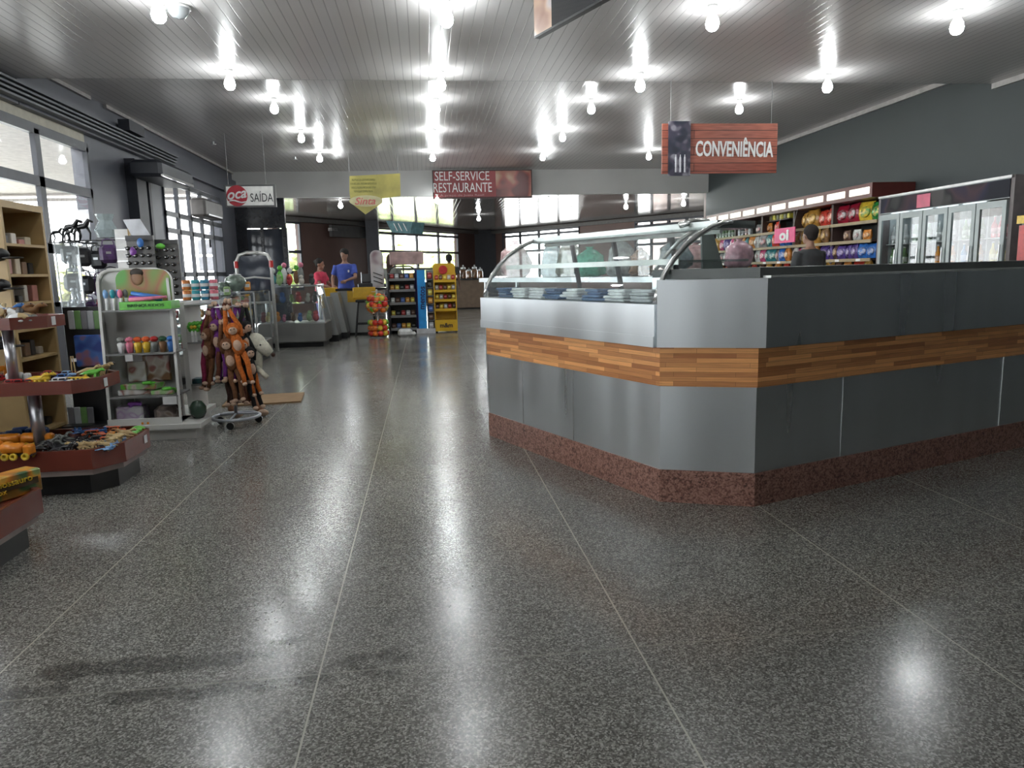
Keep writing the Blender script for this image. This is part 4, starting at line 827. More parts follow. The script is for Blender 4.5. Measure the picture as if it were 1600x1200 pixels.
def monkey(c, L=.62):
    """hangs from its hands at the origin"""
    t = thing('plush_monkey','','plush toy'); m = MB(); s = L/.62
    hz = -.18*s
    for q in (-1,1): m.tube([(q*.012,0,0),(q*.03,-.01,-.08*s),(q*.055,-.005,-.16*s),(q*.04,0,-.235*s)],[.015,.017,.02,.022],8)
    m.tube([(0,0,-.20*s),(0,-.005,-.24*s),(0,0,-.31*s),(0,0,-.37*s)],[.03,.042,.052,.035],10)
    for q in (-1,1): m.tube([(q*.022,0,-.36*s),(q*.035,-.01,-.45*s),(q*.025,-.02,-.54*s),(q*.03,-.035,-.60*s)],[.026,.021,.018,.017],8)
    m.ell((0,-.02,-.165*s),(.052,.045,.05),n=12,k=8)
    for q in (-1,1): m.ell((q*.055,-.015,-.16*s),(.02,.01,.02),n=8)
    m.build('body', PM(c), t, smooth=True)
    MB().ell((0,-.052,-.175*s),(.034,.02,.032),n=10).build('face_patch', M_FACE, t, smooth=True)
    MB().ell((0,-.042,-.295*s),(.032,.018,.045),n=10).build('belly_patch', M_FACE, t, smooth=True)
    for q in (-1,1):
        MB().ell((q*.013,-.072,-.165*s),.005).build('eye', M_BLACK, t)
        MB().ell((q*.03,-.05,-.605*s),(.02,.03,.016)).build('foot', M_FACE, t, smooth=True); MB().ell((q*.012,-.012,.005),(.016,.014,.022)).build('hand', M_FACE, t, smooth=True)
    return t
PK = {}
spec = [('maroon',-.13,.0,.97,'maroon plush monkey at the left edge of the rack'),('brown',-.11,-.10,.93,'brown plush monkey hanging at the left of the rack'),('purple',-.06,-.11,1.0,'purple plush monkey at the upper left of the rack'),
 ('brown',.0,-.17,.86,'brown plush monkey with a big pink belly patch in the middle of the rack'),('orange',.045,-.19,.97,'long orange plush monkey in front of the others'),('chestnut',.03,-.10,1.02,'chestnut plush monkey at the top middle of the rack'),
 ('purple',.10,-.08,.98,'purple plush monkey at the upper right of the rack'),('orange',.09,-.13,.83,'orange plush monkey behind the long orange one'),('black',.15,-.06,.98,'black plush monkey at the upper right edge of the rack'),('black',.14,-.12,.78,'black plush monkey with a white belly at the lower right of the rack'),
 ('dark brown',-.04,-.06,.80,'dark brown plush monkey hanging low near the pole'),('chestnut',.11,.02,.80,'chestnut plush monkey at the lower right behind the black one'),('brown',-.08,.05,.82,'brown plush monkey at the back left of the rack'),('dark brown',.05,-.02,.84,'dark brown plush monkey in the centre behind the orange one')]
for c,dx,dy,z,l in spec:
    loc = (rk.x+dx, rk.y+dy, z); rz = math.atan2(dx,-dy)*.8 if dy<0 else rnd(-1,1)
    if c not in PK: t = PK[c] = monkey(c); t.location = loc; t.rotation_euler=(0,0,rz); t['label']=l; t['group']='plush monkeys on the rack'
    else: t = dup(PK[c], loc, rz, l, 'plush monkeys on the rack', rnd(.92,1.05))
    t.rotation_euler[1] = rnd(-.16,.16) if 'long orange' not in l else -.2
M_WP = mat('white_plush',(.62,.6,.5),.95,bump=.5,scale=60)
t = thing('plush_dog','white plush dog with a brown nose hanging at the right of the rack','plush toy',(rk.x+.2,rk.y-.02,.68))
MB().ell((.0,0,0),(.085,.075,.08),n=14,k=9).tube([(.02,0,-.01),(.07,0,-.05),(.115,0,-.095)],[.07,.055,.035],10).tube([(0,0,-.05),(-.01,0,-.14),(.0,0,-.24)],[.05,.06,.04],10).tube([(.0,-.04,-.2),(.05,-.06,-.24),(.09,-.07,-.28)],[.025,.02,.022],8).tube([(-.02,.04,-.2),(.03,.06,-.26)],[.025,.02],8).build('body', M_WP, t, smooth=True)
MB().ell((.135,0,-.105),(.018,.02,.018)).build('nose', PM('dark brown'), t, smooth=True); MB().ell((.055,-.066,-.015),.008).build('eye', M_BLACK, t); MB().tube([(-.02,-.06,.05),(-.05,-.09,.0),(-.05,-.09,-.06)],[.02,.025,.012],7).build('ear', M_WP, t, smooth=True)
t = thing('plush_monkey','brown plush monkey slumped low at the left behind the rack','plush toy',(-1.66,6.72,.0))
MB().ell((0,0,.2),(.11,.1,.13),n=12).ell((.02,-.05,.36),(.08,.07,.07),n=12).tube([(-.05,-.05,.2),(-.08,-.2,.06),(.0,-.32,.03)],[.04,.035,.03],8).tube([(.06,-.05,.15),(.15,-.2,.06),(.2,-.3,.03)],[.04,.035,.03],8).build('body', PM('brown'), t, smooth=True)
MB().ell((.0,-.33,.035),(.05,.03,.03)).ell((.21,-.31,.035),(.05,.03,.03)).build('foot', M_FACE, t, smooth=True)
o = MB().bb(-.36,.36,-.28,.28,0,.015).build('cardboard_sheet', mat('tan_cardboard',(.28,.17,.08),.7)); o.location = (-1.62,7.3,.0); o.rotation_euler=(0,0,.1); tag(o,'flat tan cardboard box on the floor behind the plush rack','cardboard')
# ============================================================ LEFT BACKGROUND: showcases and racks
def showcase(name, label, x0,x1,y0,y1, zb, H, slant=0., shelfz=(), loc=None, mg=None):
    t = thing(name, label, 'display case', ((x0+x1)/2,(y0+y1)/2,0)); mg = mg or M_CGLASS
    MB().bb(x0+.02,x1-.06,y0+.04,y1,0,.08).build('plinth', M_PLINTH, t, True)
    MB().rbox(((x0+x1)/2,(y0+y1)/2,(zb+.08)/2),(x1-x0,y1-y0,zb-.08),.02).build('base', steelmat('satin_steel',(.42,.42,.41),.25,.4), t, True)
    g = MB(); e = slant
    g.add([(x0,y0,zb),(x1,y0,zb),(x1-e,y0,H),(x0,y0,H)],[(0,1,2,3)]); g.build('front_glass', mg, t, True)
    MB().add([(x1,y0,zb),(x1,y1,zb),(x1-e,y1,H),(x1-e,y0,H)],[(0,1,2,3)]).build('side_glass', mg, t, True)
    MB().bb(x0,x1-e,y0,y1,H,H+.02).build('top_glass', glassmat('top_glass_'+name,(.7,.78,.78),3,.05,haze=.5,hazecol=(.4,.43,.43)), t, True)
    for (x,y,dx) in ((x0,y0,0),(x1,y0,e),(x1,y1,e),(x0,y1,0)): MB().tube([(x,y,zb),(x-dx,y,H)],.012,6).build('post', M_ALU, t, True)
    for z in shelfz: MB().bb(x0+.02,x1-.03-e*(z-zb)/(H-zb),y0+.12,y1-.02,z,z+.01).build('glass_shelf', mg, t, True)
    return t
showcase('glass_showcase','low glass showcase with a steel base full of plush and sweets, left of the cashier', -2.85,-1.72,12.7,13.5,.42,1.04,.12,(.74,))
showcase('glass_counter','glass topped counter behind the white shelf unit', -3.5,-2.2,8.6,9.5,.35,.98,0,(.66,))
showcase('glass_counter.001','glass topped counter standing behind the plush rack', -3.6,-2.35,10.4,11.4,.3,1.0,0,(.65,))
n = 0
fills = [('yellow',(.7,.5,.08)),('green',(.3,.45,.2)),('orange',(.75,.3,.05)),('red',(.45,.05,.06)),('pink',(.5,.15,.25)),('white',(.65,.62,.55)),('brown',(.18,.09,.05)),('dark grey',(.06,.06,.06)),('blue',(.06,.15,.4))]
def lump(kind, nm, c, p, s, label, grp, cat='goods'):
    key = kind+nm
    if key not in PRO:
        t = thing(kind, label, cat, p, rnd(0,6), grp)
        if kind == 'plush_toy':
            MB().ell((0,0,.5),(.4,.34,.5),n=9,k=6).build('body', mat('goods_'+nm.replace(' ','_'), c, .8, var=.3, scale=30), t, smooth=True); MB().ell((.0,-.1,1.1),(.32,.3,.3),n=9,k=6).build('head', mat('goods_'+nm.replace(' ','_'), c), t, smooth=True)
        elif kind == 'candy_pack':
            MB().rbox((0,0,.5),(.7,.5,1.),.1).build('wrapper', mat('wrap_'+nm.replace(' ','_'), c, .25, var=.35, scale=40, bump=.4), t); MB().box((0,-.255,.55),(.5,.01,.35)).build('print_patch', M_TAG, t)
        PRO[key] = [t, True]; t.scale = (s,)*3; return t
    return dup(PRO[key][0], p, rnd(-.4,.4), label, grp, s)
posn = ['far left','left','left of the middle','middle','right of the middle','right','far right']
for row,(z,k) in enumerate(((.425,0),(.755,3),(1.062,6))):
    for i in range(7 if row<2 else 5):
        nm,c = fills[(i*2+k+row)%9]; x = -2.72+i*.135 if row<2 else -2.7+i*.19
        lump('plush_toy',nm,c,(x,12.95+.12*(i%2),z),rnd(.10,.14),'%s plush toy %s the low steel showcase, %s' % (nm, ('low in','midway in','on top of')[row], posn[i]),'plush toys in the low showcase','plush toy')
for base_,(X0,X1,Y,zs,nmC) in enumerate(((-3.4,-2.3,8.85,(.36,.675,1.005),'the nearer glass counter'),(-3.5,-2.5,10.7,(.31,.665,1.025),'the farther glass counter'))):
    for row,z in enumerate(zs):
        for i in range(7):
            nm,c = fills[(i*4+row*2+base_)%9]
            lump('candy_pack',nm,c,(X0+(X1-X0)*i/6,Y+.08*(i%2),z),rnd(.09,.15),'%s pack %s %s, %s' % (nm, ('at the bottom of','on the middle shelf of','on top of')[row], nmC, posn[i]),'packs at '+nmC,'pack')
# coloured cylinder packs above the counter
for j in range(2):
    for i,(nm,c) in enumerate((('orange',(.6,.2,.05)),('teal',(.03,.3,.35)),('blue teal',(.04,.25,.4)),('pink',(.6,.15,.2)))):
        t = thing('rolled_pack','%s rolled pack right of the white unit, %s row, %s' % (nm,('lower','upper')[j],('first','second','third','last')[i]),'pack',(-2.30+i*.085,7.4,1.0+j*.1),group='rolled packs beside the white unit')
        MB().lathe([(0,0),(.036,0),(.04,.01),(.04,.085),(.036,.095),(0,.095)],n=12).build('roll', mat('roll_'+nm.replace(' ','_'),c,.3,var=.3,scale=30), t, smooth=True); MB().cyl((0,0,.03),.0408,.03,12).build('paper_label', M_TAG, t)
st = thing('roll_stand','small grey display stand carrying the rolled packs','stand',(-2.17,7.4,0)); MB().bb(-2.38,-1.98,7.3,7.5,.96,.998).build('top_board', M_ALU, st, True)
for x in (-2.36,-2.0): MB().tube([(x,7.4,0),(x,7.4,.96)],.014,6).build('leg', M_ALU, st, True)
# sunglasses racks
def mk_glasses():
    t = thing('sunglasses','','sunglasses'); m = MB()
    for q in (-1,1): m.ell((q*.034,-.006,0),(.028,.006,.021),n=10,k=5)
    m.build('lenses', mat('dark_lens',(.01,.01,.012),.05,coat=1), t, smooth=True)
    MB().tube([(-.066,0,.012),(-.012,-.006,.014),(.012,-.006,.014),(.066,0,.012)],.004,5).tube([(-.066,0,.012),(-.064,.06,.008)],.003,5).tube([(.066,0,.012),(.064,.06,.008)],.003,5).build('frame', mat('shiny_frame',(.65,.65,.65),.15,.9), t); return t
for ri,(cx,cy,w,z0,z1,nm) in enumerate(((ony(220,390,8.).x,8.0,.27,1.02,1.66,'left'),(ony(256,390,8.1).x,8.1,.30,1.0,1.62,'right'))):
    t = thing('sunglasses_rack','grey %s sunglasses panel rack above the white shelf unit' % nm,'rack',(cx,cy,0))
    MB().bb(cx-w/2,cx+w/2,cy,cy+.02,z0,z1).build('back_panel', mat('grey_rack_panel',(.13,.13,.13),.4), t, True)
    MB().tube([(cx,cy+.04,0),(cx,cy+.04,z1)],.02,8).build('pole', M_ALU, t, True); MB().cyl((cx,cy+.04,0),.13,.02,16).build('foot', M_BLACK, t, True)
    MB().bb(cx-w/2,cx+w/2,cy-.02,cy,z1-.05,z1).build('header', mat('dark_header',(.05,.05,.055),.4), t, True)
    for i in range(2):
        for j in range(7): put('sg', mk_glasses, (cx-w/4+i*w/2, cy-.062, z0+.06+j*.075), 0, 'pair of sunglasses on the %s rack, %s column, row %s from the bottom' % (nm, ('left','right')[i], ('one','two','three','four','five','six','seven')[j]), 'sunglasses on the racks')
for c,px,py,Y,l in (('blue',222,380,7.9,'blue toy paddle on the left sunglasses rack'),('purple',211,393,7.9,'purple toy on the left sunglasses rack')):
    o = MB().ell((0,-.05,0),(.035,.015,.05),n=10).build('toy_paddle', TM(c), smooth=True); o.location = ony(px,py,7.985); tag(o,l,'toy')
t = thing('green_toy_gun','bright green toy gun lying across the right sunglasses rack','toy',ony(252,385,8.07)); MB().ell((0,-.03,0),(.05,.02,.03),n=9).build('head', TM('green'), t, smooth=True); MB().tube([(-.01,-.03,-.01),(-.13,-.03,-.12)],.012,6).build('barrel', mat('olive_tube',(.2,.25,.08),.4), t)
# white strip panel and glass shelves at the window
t = thing('white_strip_panel','white slotted panel standing left of the sunglasses racks','panel',(-3.35,8.3,0)); a_, b_ = ony(186,358,8.3), ony(197,420,8.3)
MB().bb(a_.x-.05,a_.x+.09,8.3,8.32,.0,a_.z).build('board', mat('lit_white_board',(.8,.8,.8),.5), t, True); MB().bb(a_.x+.09,a_.x+.105,8.28,8.32,0,a_.z).build('edge', M_PINE, t, True)
for i in range(5): MB().bb(a_.x-.05,a_.x+.09,8.296,8.30,a_.z-.1-i*.12,a_.z-.094-i*.12).build('slot', M_ALU, t, True)
gx = ony(88,372,8.4).x; gx2 = ony(124,372,8.4).x
t = thing('glass_cabinet','glass shelf cabinet glowing before the left window','cabinet',((gx+gx2)/2,8.5,0))
for x in (gx,gx2): 
    for y in (8.35,8.75): MB().tube([(x,y,0),(x,y,1.62)],.008,6).build('post', M_ALU, t, True)
for z in (.3,.62,.95,1.3,1.6): MB().bb(gx,gx2,8.35,8.75,z,z+.012).build('glass_shelf', M_HAZEG, t, True)
MB().bb(gx,gx2,8.34,8.345,.3,1.6).build('glass_front', M_HAZEG, t, True)
for j,z in enumerate((.632,.962,1.312)):
    for i in range(3):
        put('figS%d'%(i%2), (lambda i=i: (lambda t: (MB().lathe([(.03,0),(.035,.02),(.012,.05),(.025,.10),(.02,.14)],n=8).build('stem_body', mat('silver_figure',(.5,.52,.55),.2,.7), t, smooth=True), MB().ell((0,0,.16),.028).build('head', mat('silver_figure',(.5,.52,.55)), t, smooth=True), t)[2])(thing('silver_figurine','','figurine'))), (gx+.06+i*(gx2-gx-.12)/2, 8.5, z), 0, 'silvery figurine in the glowing glass cabinet, %s shelf, %s' % (('lowest','middle','top')[j],('left','centre','right')[i]), 'figurines in the glass cabinet')
def mk_horse():
    t = thing('dark_figurine','','figurine'); m = MB()
    m.tube([(-.12,0,.0),(-.1,0,.12),(-.05,0,.17),(.04,0,.18),(.08,0,.24),(.13,0,.22)],[.01,.014,.03,.03,.02,.012],8); m.tube([(.05,0,.17),(.09,0,.10),(.08,0,.02),(.02,0,.0)],[.016,.012,.01,.01],6); m.tube([(-.05,0,.16),(-.03,0,.07),(-.06,0,.0)],[.016,.012,.01],6)
    m.build('body', M_BLACK, t, smooth=True); MB().rbox((0,0,-.01),(.28,.08,.02),.004).build('base', M_BLACK, t); return t
for i,(px,py,l) in enumerate(((104,352,'dark rearing figurine standing against the window light'),(122,354,'dark low figurine right of the rearing one'),(96,368,'dark figurine on top of the glass cabinet, left'),(116,368,'dark figurine on top of the glass cabinet, right'))):
    p = ony(px,py+ (0 if i<2 else 0),8.55); z = 1.632 if i>1 else 1.632
    put('horse', mk_horse, (p.x, 8.45 if i>1 else 8.65, z), rnd(-.4,.4), l, 'dark figurines by the window', .6 if i>1 else 1.0)
# black bags hanging on a tall wire stand before the window
t = thing('bag_stand','tall black wire stand hung with dark bags beside the left pier','stand',(-3.62,8.6,0))
MB().tube([(-3.85,8.6,0),(-3.85,8.6,1.7)],.012,6).build('upright', M_BLACK, t, True); MB().tube([(-3.12,8.6,0),(-3.12,8.6,1.7)],.012,6).build('upright', M_BLACK, t, True)
for z in (.05,.55,.9,1.25,1.65): MB().tube([(-3.85,8.6,z),(-3.12,8.6,z)],.008,6).build('crossbar', M_BLACK, t, True)
def mk_bag(c, nm):
    def f():
        t = thing('handbag','','bag'); MB().rbox((0,0,-.13),(.15,.07,.16),.03).build('pouch', mat('bag_'+nm, c, .3, var=.4, scale=30, bump=.4), t)
        MB().tube([(-.05,0,-.06),(-.04,0,-.01),(0,0,.0),(.04,0,-.01),(.05,0,-.06)],.006,5).build('strap', mat('bag_'+nm,c), t); MB().box((0,-.037,-.12),(.04,.004,.02)).build('buckle', M_ALU, t); return t
    return f
k = 0
for j,z in enumerate((1.66,1.36,1.08,.75)):
    for i in range(6):
        nm, c = [('black',(.015,.015,.018)),('charcoal',(.04,.04,.045)),('black',(.015,.015,.018)),('plum',(.08,.04,.12))][(i+j)%4]
        if (j,i) == (2,2): nm, c = 'red',(.6,.02,.04)
        put('bag'+nm, mk_bag(c,nm), (-3.84+i*.14, 8.55-.05*(i%2), z-.03*(i%3)), rnd(-.4,.4), '%s bag on the wire stand, %s row, %s' % (nm,('top','second','third','lowest')[j],('leftmost','second','third','fourth','fifth','rightmost')[i]), 'bags on the wire stand', 1.25)
# wrapped crystal like ornaments on stand top
o = MB().lathe([(0,0),(.09,.02),(.12,.1),(.07,.2),(.1,.27)],n=9).build('clear_wrap_bundle', mat('clear_wrap',(.4,.48,.5),.1,coat=.5,alpha=.6,bump=.5,scale=20)); o.location=(-3.46,8.6,1.66); tag(o,'clear wrapped bundle on top of the dark bag stand','bundle')
# white angular flag
o = MB().add([(0,0,.16),(.17,0,.165),(.07,0,0),(.25,.02,.0),(.07,.03,0)],[(0,2,1),(1,2,3),(1,3,4)]).build('folded_card', mat('white_card',(.7,.72,.78),.4)); p=ony(198,357,8.1); o.location=(p.x,8.02,1.665); tag(o,'white folded card standing on the left sunglasses rack','card')
# posters on the dark partition and glass bowl
for i,(px,py,w,h) in enumerate(((320,386,.16,.36),(323,412,.18,.34),(333,374,.10,.38))):
    p = ony(px,py,18.9); t = MB().bb(-w,w,0,.01,-h/2,h/2).build('wall_poster', mat('white_paper_poster',(.7,.7,.75),.6,var=.2,scale=8)); t.location=(p.x,18.98-.02 if p.x>-4.58 else 18.9,p.z); tag(t,'white poster on the dark entrance wall, %s' % ('upper left','lower left','right')[i],'poster')
def bowl(p, s, label):
    t = thing('glass_bowl', label, 'bowl', p); 
    MB().lathe([(0,0),(.1,0),(.09,.02),(.2,.1),(.235,.2),(.21,.3),(.13,.345),(.14,.36)],n=20).build('bowl', mat('green_grey_glass',(.12,.16,.13),.05,coat=1,var=.5,scale=8), t, smooth=True)
    MB().lathe([(.145,.36),(.12,.375),(.03,.39),(.03,.41),(0,.415)],n=16).build('lid', M_ALU, t, smooth=True); t.scale=(s,)*3
bowl((ony(367,435,10.6).x,10.62,1.0215), .62, 'big round green grey glass bowl on the counter behind the plush rack')
bowl((ony(352,440,10.5).x-.05,10.52,1.0215), .35, 'smaller glass bowl at the left of the big bowl')
# silver arch frame with red corners
fx = ony(397,420,12.2).x
t = thing('arch_frame','silver tubular arch frame with red corner sleeves','frame',(fx,12.2,0)); w=.27
P = [(fx-w,12.2,0),(fx-w,12.2,1.45),(fx-w+.05,12.2,1.56),(fx-.1,12.2,1.6),(fx+.1,12.2,1.6),(fx+w-.05,12.2,1.56),(fx+w,12.2,1.45),(fx+w,12.2,0)]
MB().tube(P,.03,8).build('tube_arch', mat('pale_silver',(.6,.6,.58),.35,.5), t, True, smooth=True)
MB().tube([(fx-w,12.2,1.18),(fx,12.2,1.21),(fx+w,12.2,1.18)],.02,8).build('crossbar', mat('pale_silver',(.6,.6,.58)), t, True); MB().tube([(fx-w,12.2,.8),(fx+w,12.2,.8)],.02,8).build('crossbar', mat('pale_silver',(.6,.6,.58)), t, True)
for q in (-1,1): MB().tube([(fx+q*w,12.2,1.36),(fx+q*w,12.2,1.47)],.036,8).build('red_sleeve', TM('red'), t, True)
MB().bb(fx-w+.03,fx+w-.03,12.19,12.21,.82,1.55).build('dark_panel', mat('dark_tinted_panel',(.03,.036,.05),.08), t, True)
for i,(px,c) in enumerate(((409,'red'),(418,'blue'),(414,'white'),(425,'teal'),(437,'green'),(443,'white'),(452,'orange red'),(462,'brown'),(470,'grey'))):
    p = ony(px,430,14.2); t = thing('toy_bundle','%s toy bundle beyond the low showcase, %s from the left' % (c,('first','second','third','fourth','fifth','sixth','seventh','eighth','ninth')[i]),'toy',(p.x,14.2+.05*(i%2),1.061),group='toy bundles beyond the low showcase')
    MB().ell((0,0,.1+.03*(i%3)),(.06,.05,.1+.03*(i%3)),n=8).build('bundle_body', TM(c), t, smooth=True); MB().ell((0.01,0,.26+.05*(i%3)),(.05,.04,.05),n=8).build('bundle_top', TM(('white','green','pink')[i%3]), t, smooth=True)
t = thing('toy_table','grey table beyond the low showcase carrying toy bundles','table',(-2.2,14.2,0)); MB().bb(-3.0,-1.95,14.0,14.5,1.02,1.06).build('tabletop', M_ALU, t, True)
for x in (-2.96,-1.99):
    for y in (14.04,14.46): MB().tube([(x,y,0),(x,y,1.02)],.02,6).build('leg', M_ALU, t, True)
# ============================================================ PEOPLE
def remesh(mb, name, m, parent, voxel=.012, world=False):
    o = mb.build(name, m, parent, world, smooth=True)
    md = o.modifiers.new('r','REMESH'); md.mode='VOXEL'; md.voxel_size=voxel; md.use_smooth_shade=True
    s = o.modifiers.new('s','SMOOTH'); s.iterations=4; s.factor=.5
    dg = bpy.context.evaluated_depsgraph_get(); me = bpy.data.meshes.new_from_object(o.evaluated_get(dg)); o.modifiers.clear(); old = o.data; o.data = me; bpy.data.meshes.remove(old)
    me.polygons.foreach_set('use_smooth',[True]*len(me.polygons)); return o
def hand(m, wr, d, palmn, side, s=1.):
    """palm + five bent fingers growing from wrist wr along d; palmn = palm normal"""
    d = Vector(d).normalized(); n = Vector(palmn); n = (n-d*n.dot(d)).normalized(); w = d.cross(n)*side; wr = Vector(wr)
    m.tube([wr-d*.02, wr+d*.02, wr+d*.05, wr+d*.085],[.024*s,.026*s,.034*s,.032*s],8)
    for k,(o_,L) in enumerate(((-.028,.062),(-.010,.075),(.009,.08),(.027,.07))):
        b = wr+d*.075-w*o_; m.tube([b, b+d*L*.4+n*.004, b+d*L*.75+n*.015, b+d*L*.95+n*.03],[.0095*s,.009*s,.0085*s,.007*s],6)
    b = wr+d*.03+w*.022; m.tube([b, b+d*.025+w*.022+n*.005, b+d*.055+w*.028+n*.015],[.012*s,.011*s,.008*s],6)
def person(label, loc, rz, H=1.7, skin=(.32,.17,.11), hairc=(.02,.015,.012), shirt=(.05,.1,.4), pants=(.03,.035,.06), arms=None, hair='short', lean=0., head_turn=0., head_tilt=0., seated=False, logo=False, fem=False):
    t = thing('person', label, 'person', loc, rz); k = H/1.7; drop = -.38 if seated else 0.
    hip = Vector((0,0,.92*k+drop)); sh = Vector((0,-lean,1.40*k+drop)); nk = Vector((0,-lean*1.15,1.47*k+drop)); hc = Vector((0,-lean*1.3-.02,1.60*k+drop))
    W_ = .165 if fem else .19; m = MB()
    # torso
    def ov(c, rx, ry): return [(c[0]+rx*math.cos(a*math.pi/8), c[1]+ry*math.sin(a*math.pi/8), c[2]) for a in range(16)]
    def loft(mm, rings):
        vs = [p for r_ in rings for p in r_]; n=16; K=len(rings)
        fs = [(i*n+j,i*n+(j+1)%n,(i+1)*n+(j+1)%n,(i+1)*n+j) for i in range(K-1) for j in range(n)]+[tuple(range(n-1,-1,-1)), tuple(range((K-1)*n,K*n))]
        mm.add(vs, fs)
    def tor(g=0.):
        q = lambda f: hip.lerp(sh, f)
        return [ov(hip-Vector((0,0,.08*k)), W_*.80+g,.115+g), ov(hip,W_*.86+g,.12+g), ov(q(.3),W_*.76+g,.10+g), ov(q(.6),W_*.88+g,.115+g), ov(q(.85),W_*.98+g,.11+g), ov(q(1.),W_*.86+g,.085+g), ov(q(1.)+Vector((0,0,.045)),W_*.36+g*.5,.06+g*.5)]
    loft(m, tor())
    m.tube([nk-Vector((0,0,.05)), nk+Vector((0,0,.03)), hc-Vector((0,0,.05))],[.062,.05,.05],10)
    # head
    Rh = Matrix.Rotation(head_turn,4,'Z') @ Matrix.Rotation(head_tilt,4,'X'); K0 = m.M; m.M = Matrix.Translation(hc) @ Rh
    m.ell((0,.01,.02),(.075,.092,.10),n=14,k=10); m.ell((0,-.02,-.045),(.056,.066,.065),n=12,k=8); m.ell((0,-.075,-.105+.02),(.025,.02,.018))
    m.tube([(0,-.085,.02),(0,-.105,-.018),(0,-.09,-.03)],[.010,.014,.012],6)
    for q in (-1,1): m.ell((q*.078,.005,-.005),(.012,.02,.032)); m.ell((q*.012,-.088,-.058),(.016,.009,.006))
    m.M = K0
    # legs
    for q in (-1,1):
        x = q*.09
        if seated: P = [(x,0,hip.z-.04),(x*1.2,-.20,hip.z-.05),(x*1.3,-.42,hip.z-.06),(x*1.3,-.42,hip.z-.26),(x*1.3,-.40,.09)]; R_ = [.095,.088,.062,.056,.04]; ft = (x*1.3,-.40)
        else: P = [(x,0,hip.z-.04),(x*1.05,-.01,.66*k),(x*1.05,-.015,.48*k),(x*1.05,0,.32*k),(x*1.05,.01,.08)]; R_ = [.095,.078,.058,.055,.038]; ft = (x*1.05,.01)
        m.tube(P,R_,10); m.tube([(ft[0],ft[1]+.03,.045),(ft[0],ft[1]-.08,.04),(ft[0],ft[1]-.17,.03)],[.042,.042,.028],8)
        if q<0: Pl, Rl = P, R_
    # arms
    arms = arms or [((-.24,-.02,1.12),(-.25,-.10,.88)),((.24,-.02,1.12),(.25,-.10,.88))]; sl = []
    for q,(e,w) in zip((-1,1),arms):
        s0 = sh+Vector((q*(W_-.01),0,-.01)); e = Vector((e[0],e[1],e[2]*k+drop)); w = Vector((w[0],w[1],w[2]*k+drop))
        m.tube([s0, s0.lerp(e,.5), e, e.lerp(w,.5), w],[.052,.045,.037,.034,.024],10); hand(m, w, (w-e), Vector((-q,.1,-.4)), q); sl.append((s0,e))
    remesh(m, 'body', mat('skin_%d'%int(skin[0]*100), skin, .5, var=.06), t, .011)
    # clothes
    c = MB(); loft(c, tor(.018)[1:6]+[ov(hip.lerp(sh,1.)+Vector((0,0,.03)),W_*.5,.07)])
    for s0,e in sl: c.tube([s0-Vector((0,0,0)), s0.lerp(e,.5), s0.lerp(e,.72)],[.066,.062,.06],10)
    remesh(c, 'shirt', mat('shirt_%d_%d_%d'%tuple(int(v*99) for v in shirt), shirt, .8, var=.15, scale=14, bump=.3), t, .014)
    c = MB(); loft(c, [ov(hip-Vector((0,0,.11*k)),W_*.84,.128), ov(hip+Vector((0,0,.02)),W_*.9,.134)])
    for q in (-1,1): c.tube([(p[0]*(1 if q<0 else -1),p[1],p[2]) for p in Pl],[r_+.016 for r_ in Rl],10)
    remesh(c, 'trousers', mat('cloth_%d_%d_%d'%tuple(int(v*99) for v in pants), pants, .8, var=.15, scale=12), t, .016)
    s_ = MB()
    for q in (-1,1): x = -q*Pl[-1][0]*-1; s_.rbox((q*abs(Pl[-1][0]),Pl[-1][1]-.07,.035),(.09,.27,.07),.025)
    s_.build('shoes', M_BLACK, t)
    h = MB(); h.M = Matrix.Translation(hc) @ Rh
    h.ell((0,.03,.05),(.092,.098,.095),n=14,k=9)
    if hair=='short': h.ell((0,.05,.0),(.078,.065,.07),n=12)
    elif hair=='bun': h.ell((0,.05,.0),(.08,.07,.08),n=12); h.ell((0,.13,.04),(.045,.04,.045),n=10)
    else: h.tube([(0,.06,.06),(0,.09,-.06),(0,.11,-.20),(0,.12,-.34)],[.075,.075,.06,.03],10)
    remesh(h, 'hair', mat('hair_%d'%int(hairc[0]*1000), hairc, .85, var=.3, scale=60, bump=.5), t, .012)
    for q in (-1,1): e_ = MB(); e_.M = Matrix.Translation(hc) @ Rh; e_.ell((q*.03,-.082,.012),(.010,.006,.006)); e_.build('eye', M_BLACK, t)
    if logo: l_ = MB(); l_.ell((.08,-.125-lean*.7,1.27*k+drop),(.02,.01,.028)); l_.build('chest_logo', TM('white'), t)
    return t
pB = ony(540,428,15.9)
person('person in a blue polo shirt standing and looking down at the cashier counter', (pB.x,15.9,0), 0., 1.73, (.36,.2,.14), (.015,.012,.01), (.06,.10,.42), (.02,.025,.05), arms=[((-.27,-.05,1.12),(-.24,-.30,.98)),((.22,-.18,1.14),(.05,-.34,1.08))], head_turn=-.5, head_tilt=.35, logo=True, lean=.03)
pR = ony(500,430,16.7)
person('person in a red t-shirt facing right beside the person in blue', (pR.x,16.7,0), 1.2, 1.55, (.30,.15,.10), (.015,.012,.01), (.62,.05,.10), (.12,.12,.3), arms=[((-.2,-.1,1.12),(-.12,-.34,1.02)),((.2,-.1,1.12),(.12,-.34,1.02))], hair='bun', fem=True, head_tilt=.2)
pW = ony(612,425,16.1)
person('person with long brown hair and a grey top behind the black snack rack', (pW.x,16.1,0), 2.6, 1.60, (.5,.3,.22), (.06,.03,.02), (.25,.26,.24), (.05,.05,.06), arms=[((-.24,-.05,1.12),(-.2,-.25,1.0)),((.24,-.1,1.2),(.2,-.3,1.15))], hair='long', fem=True)
pK = ony(702,420,19.5)
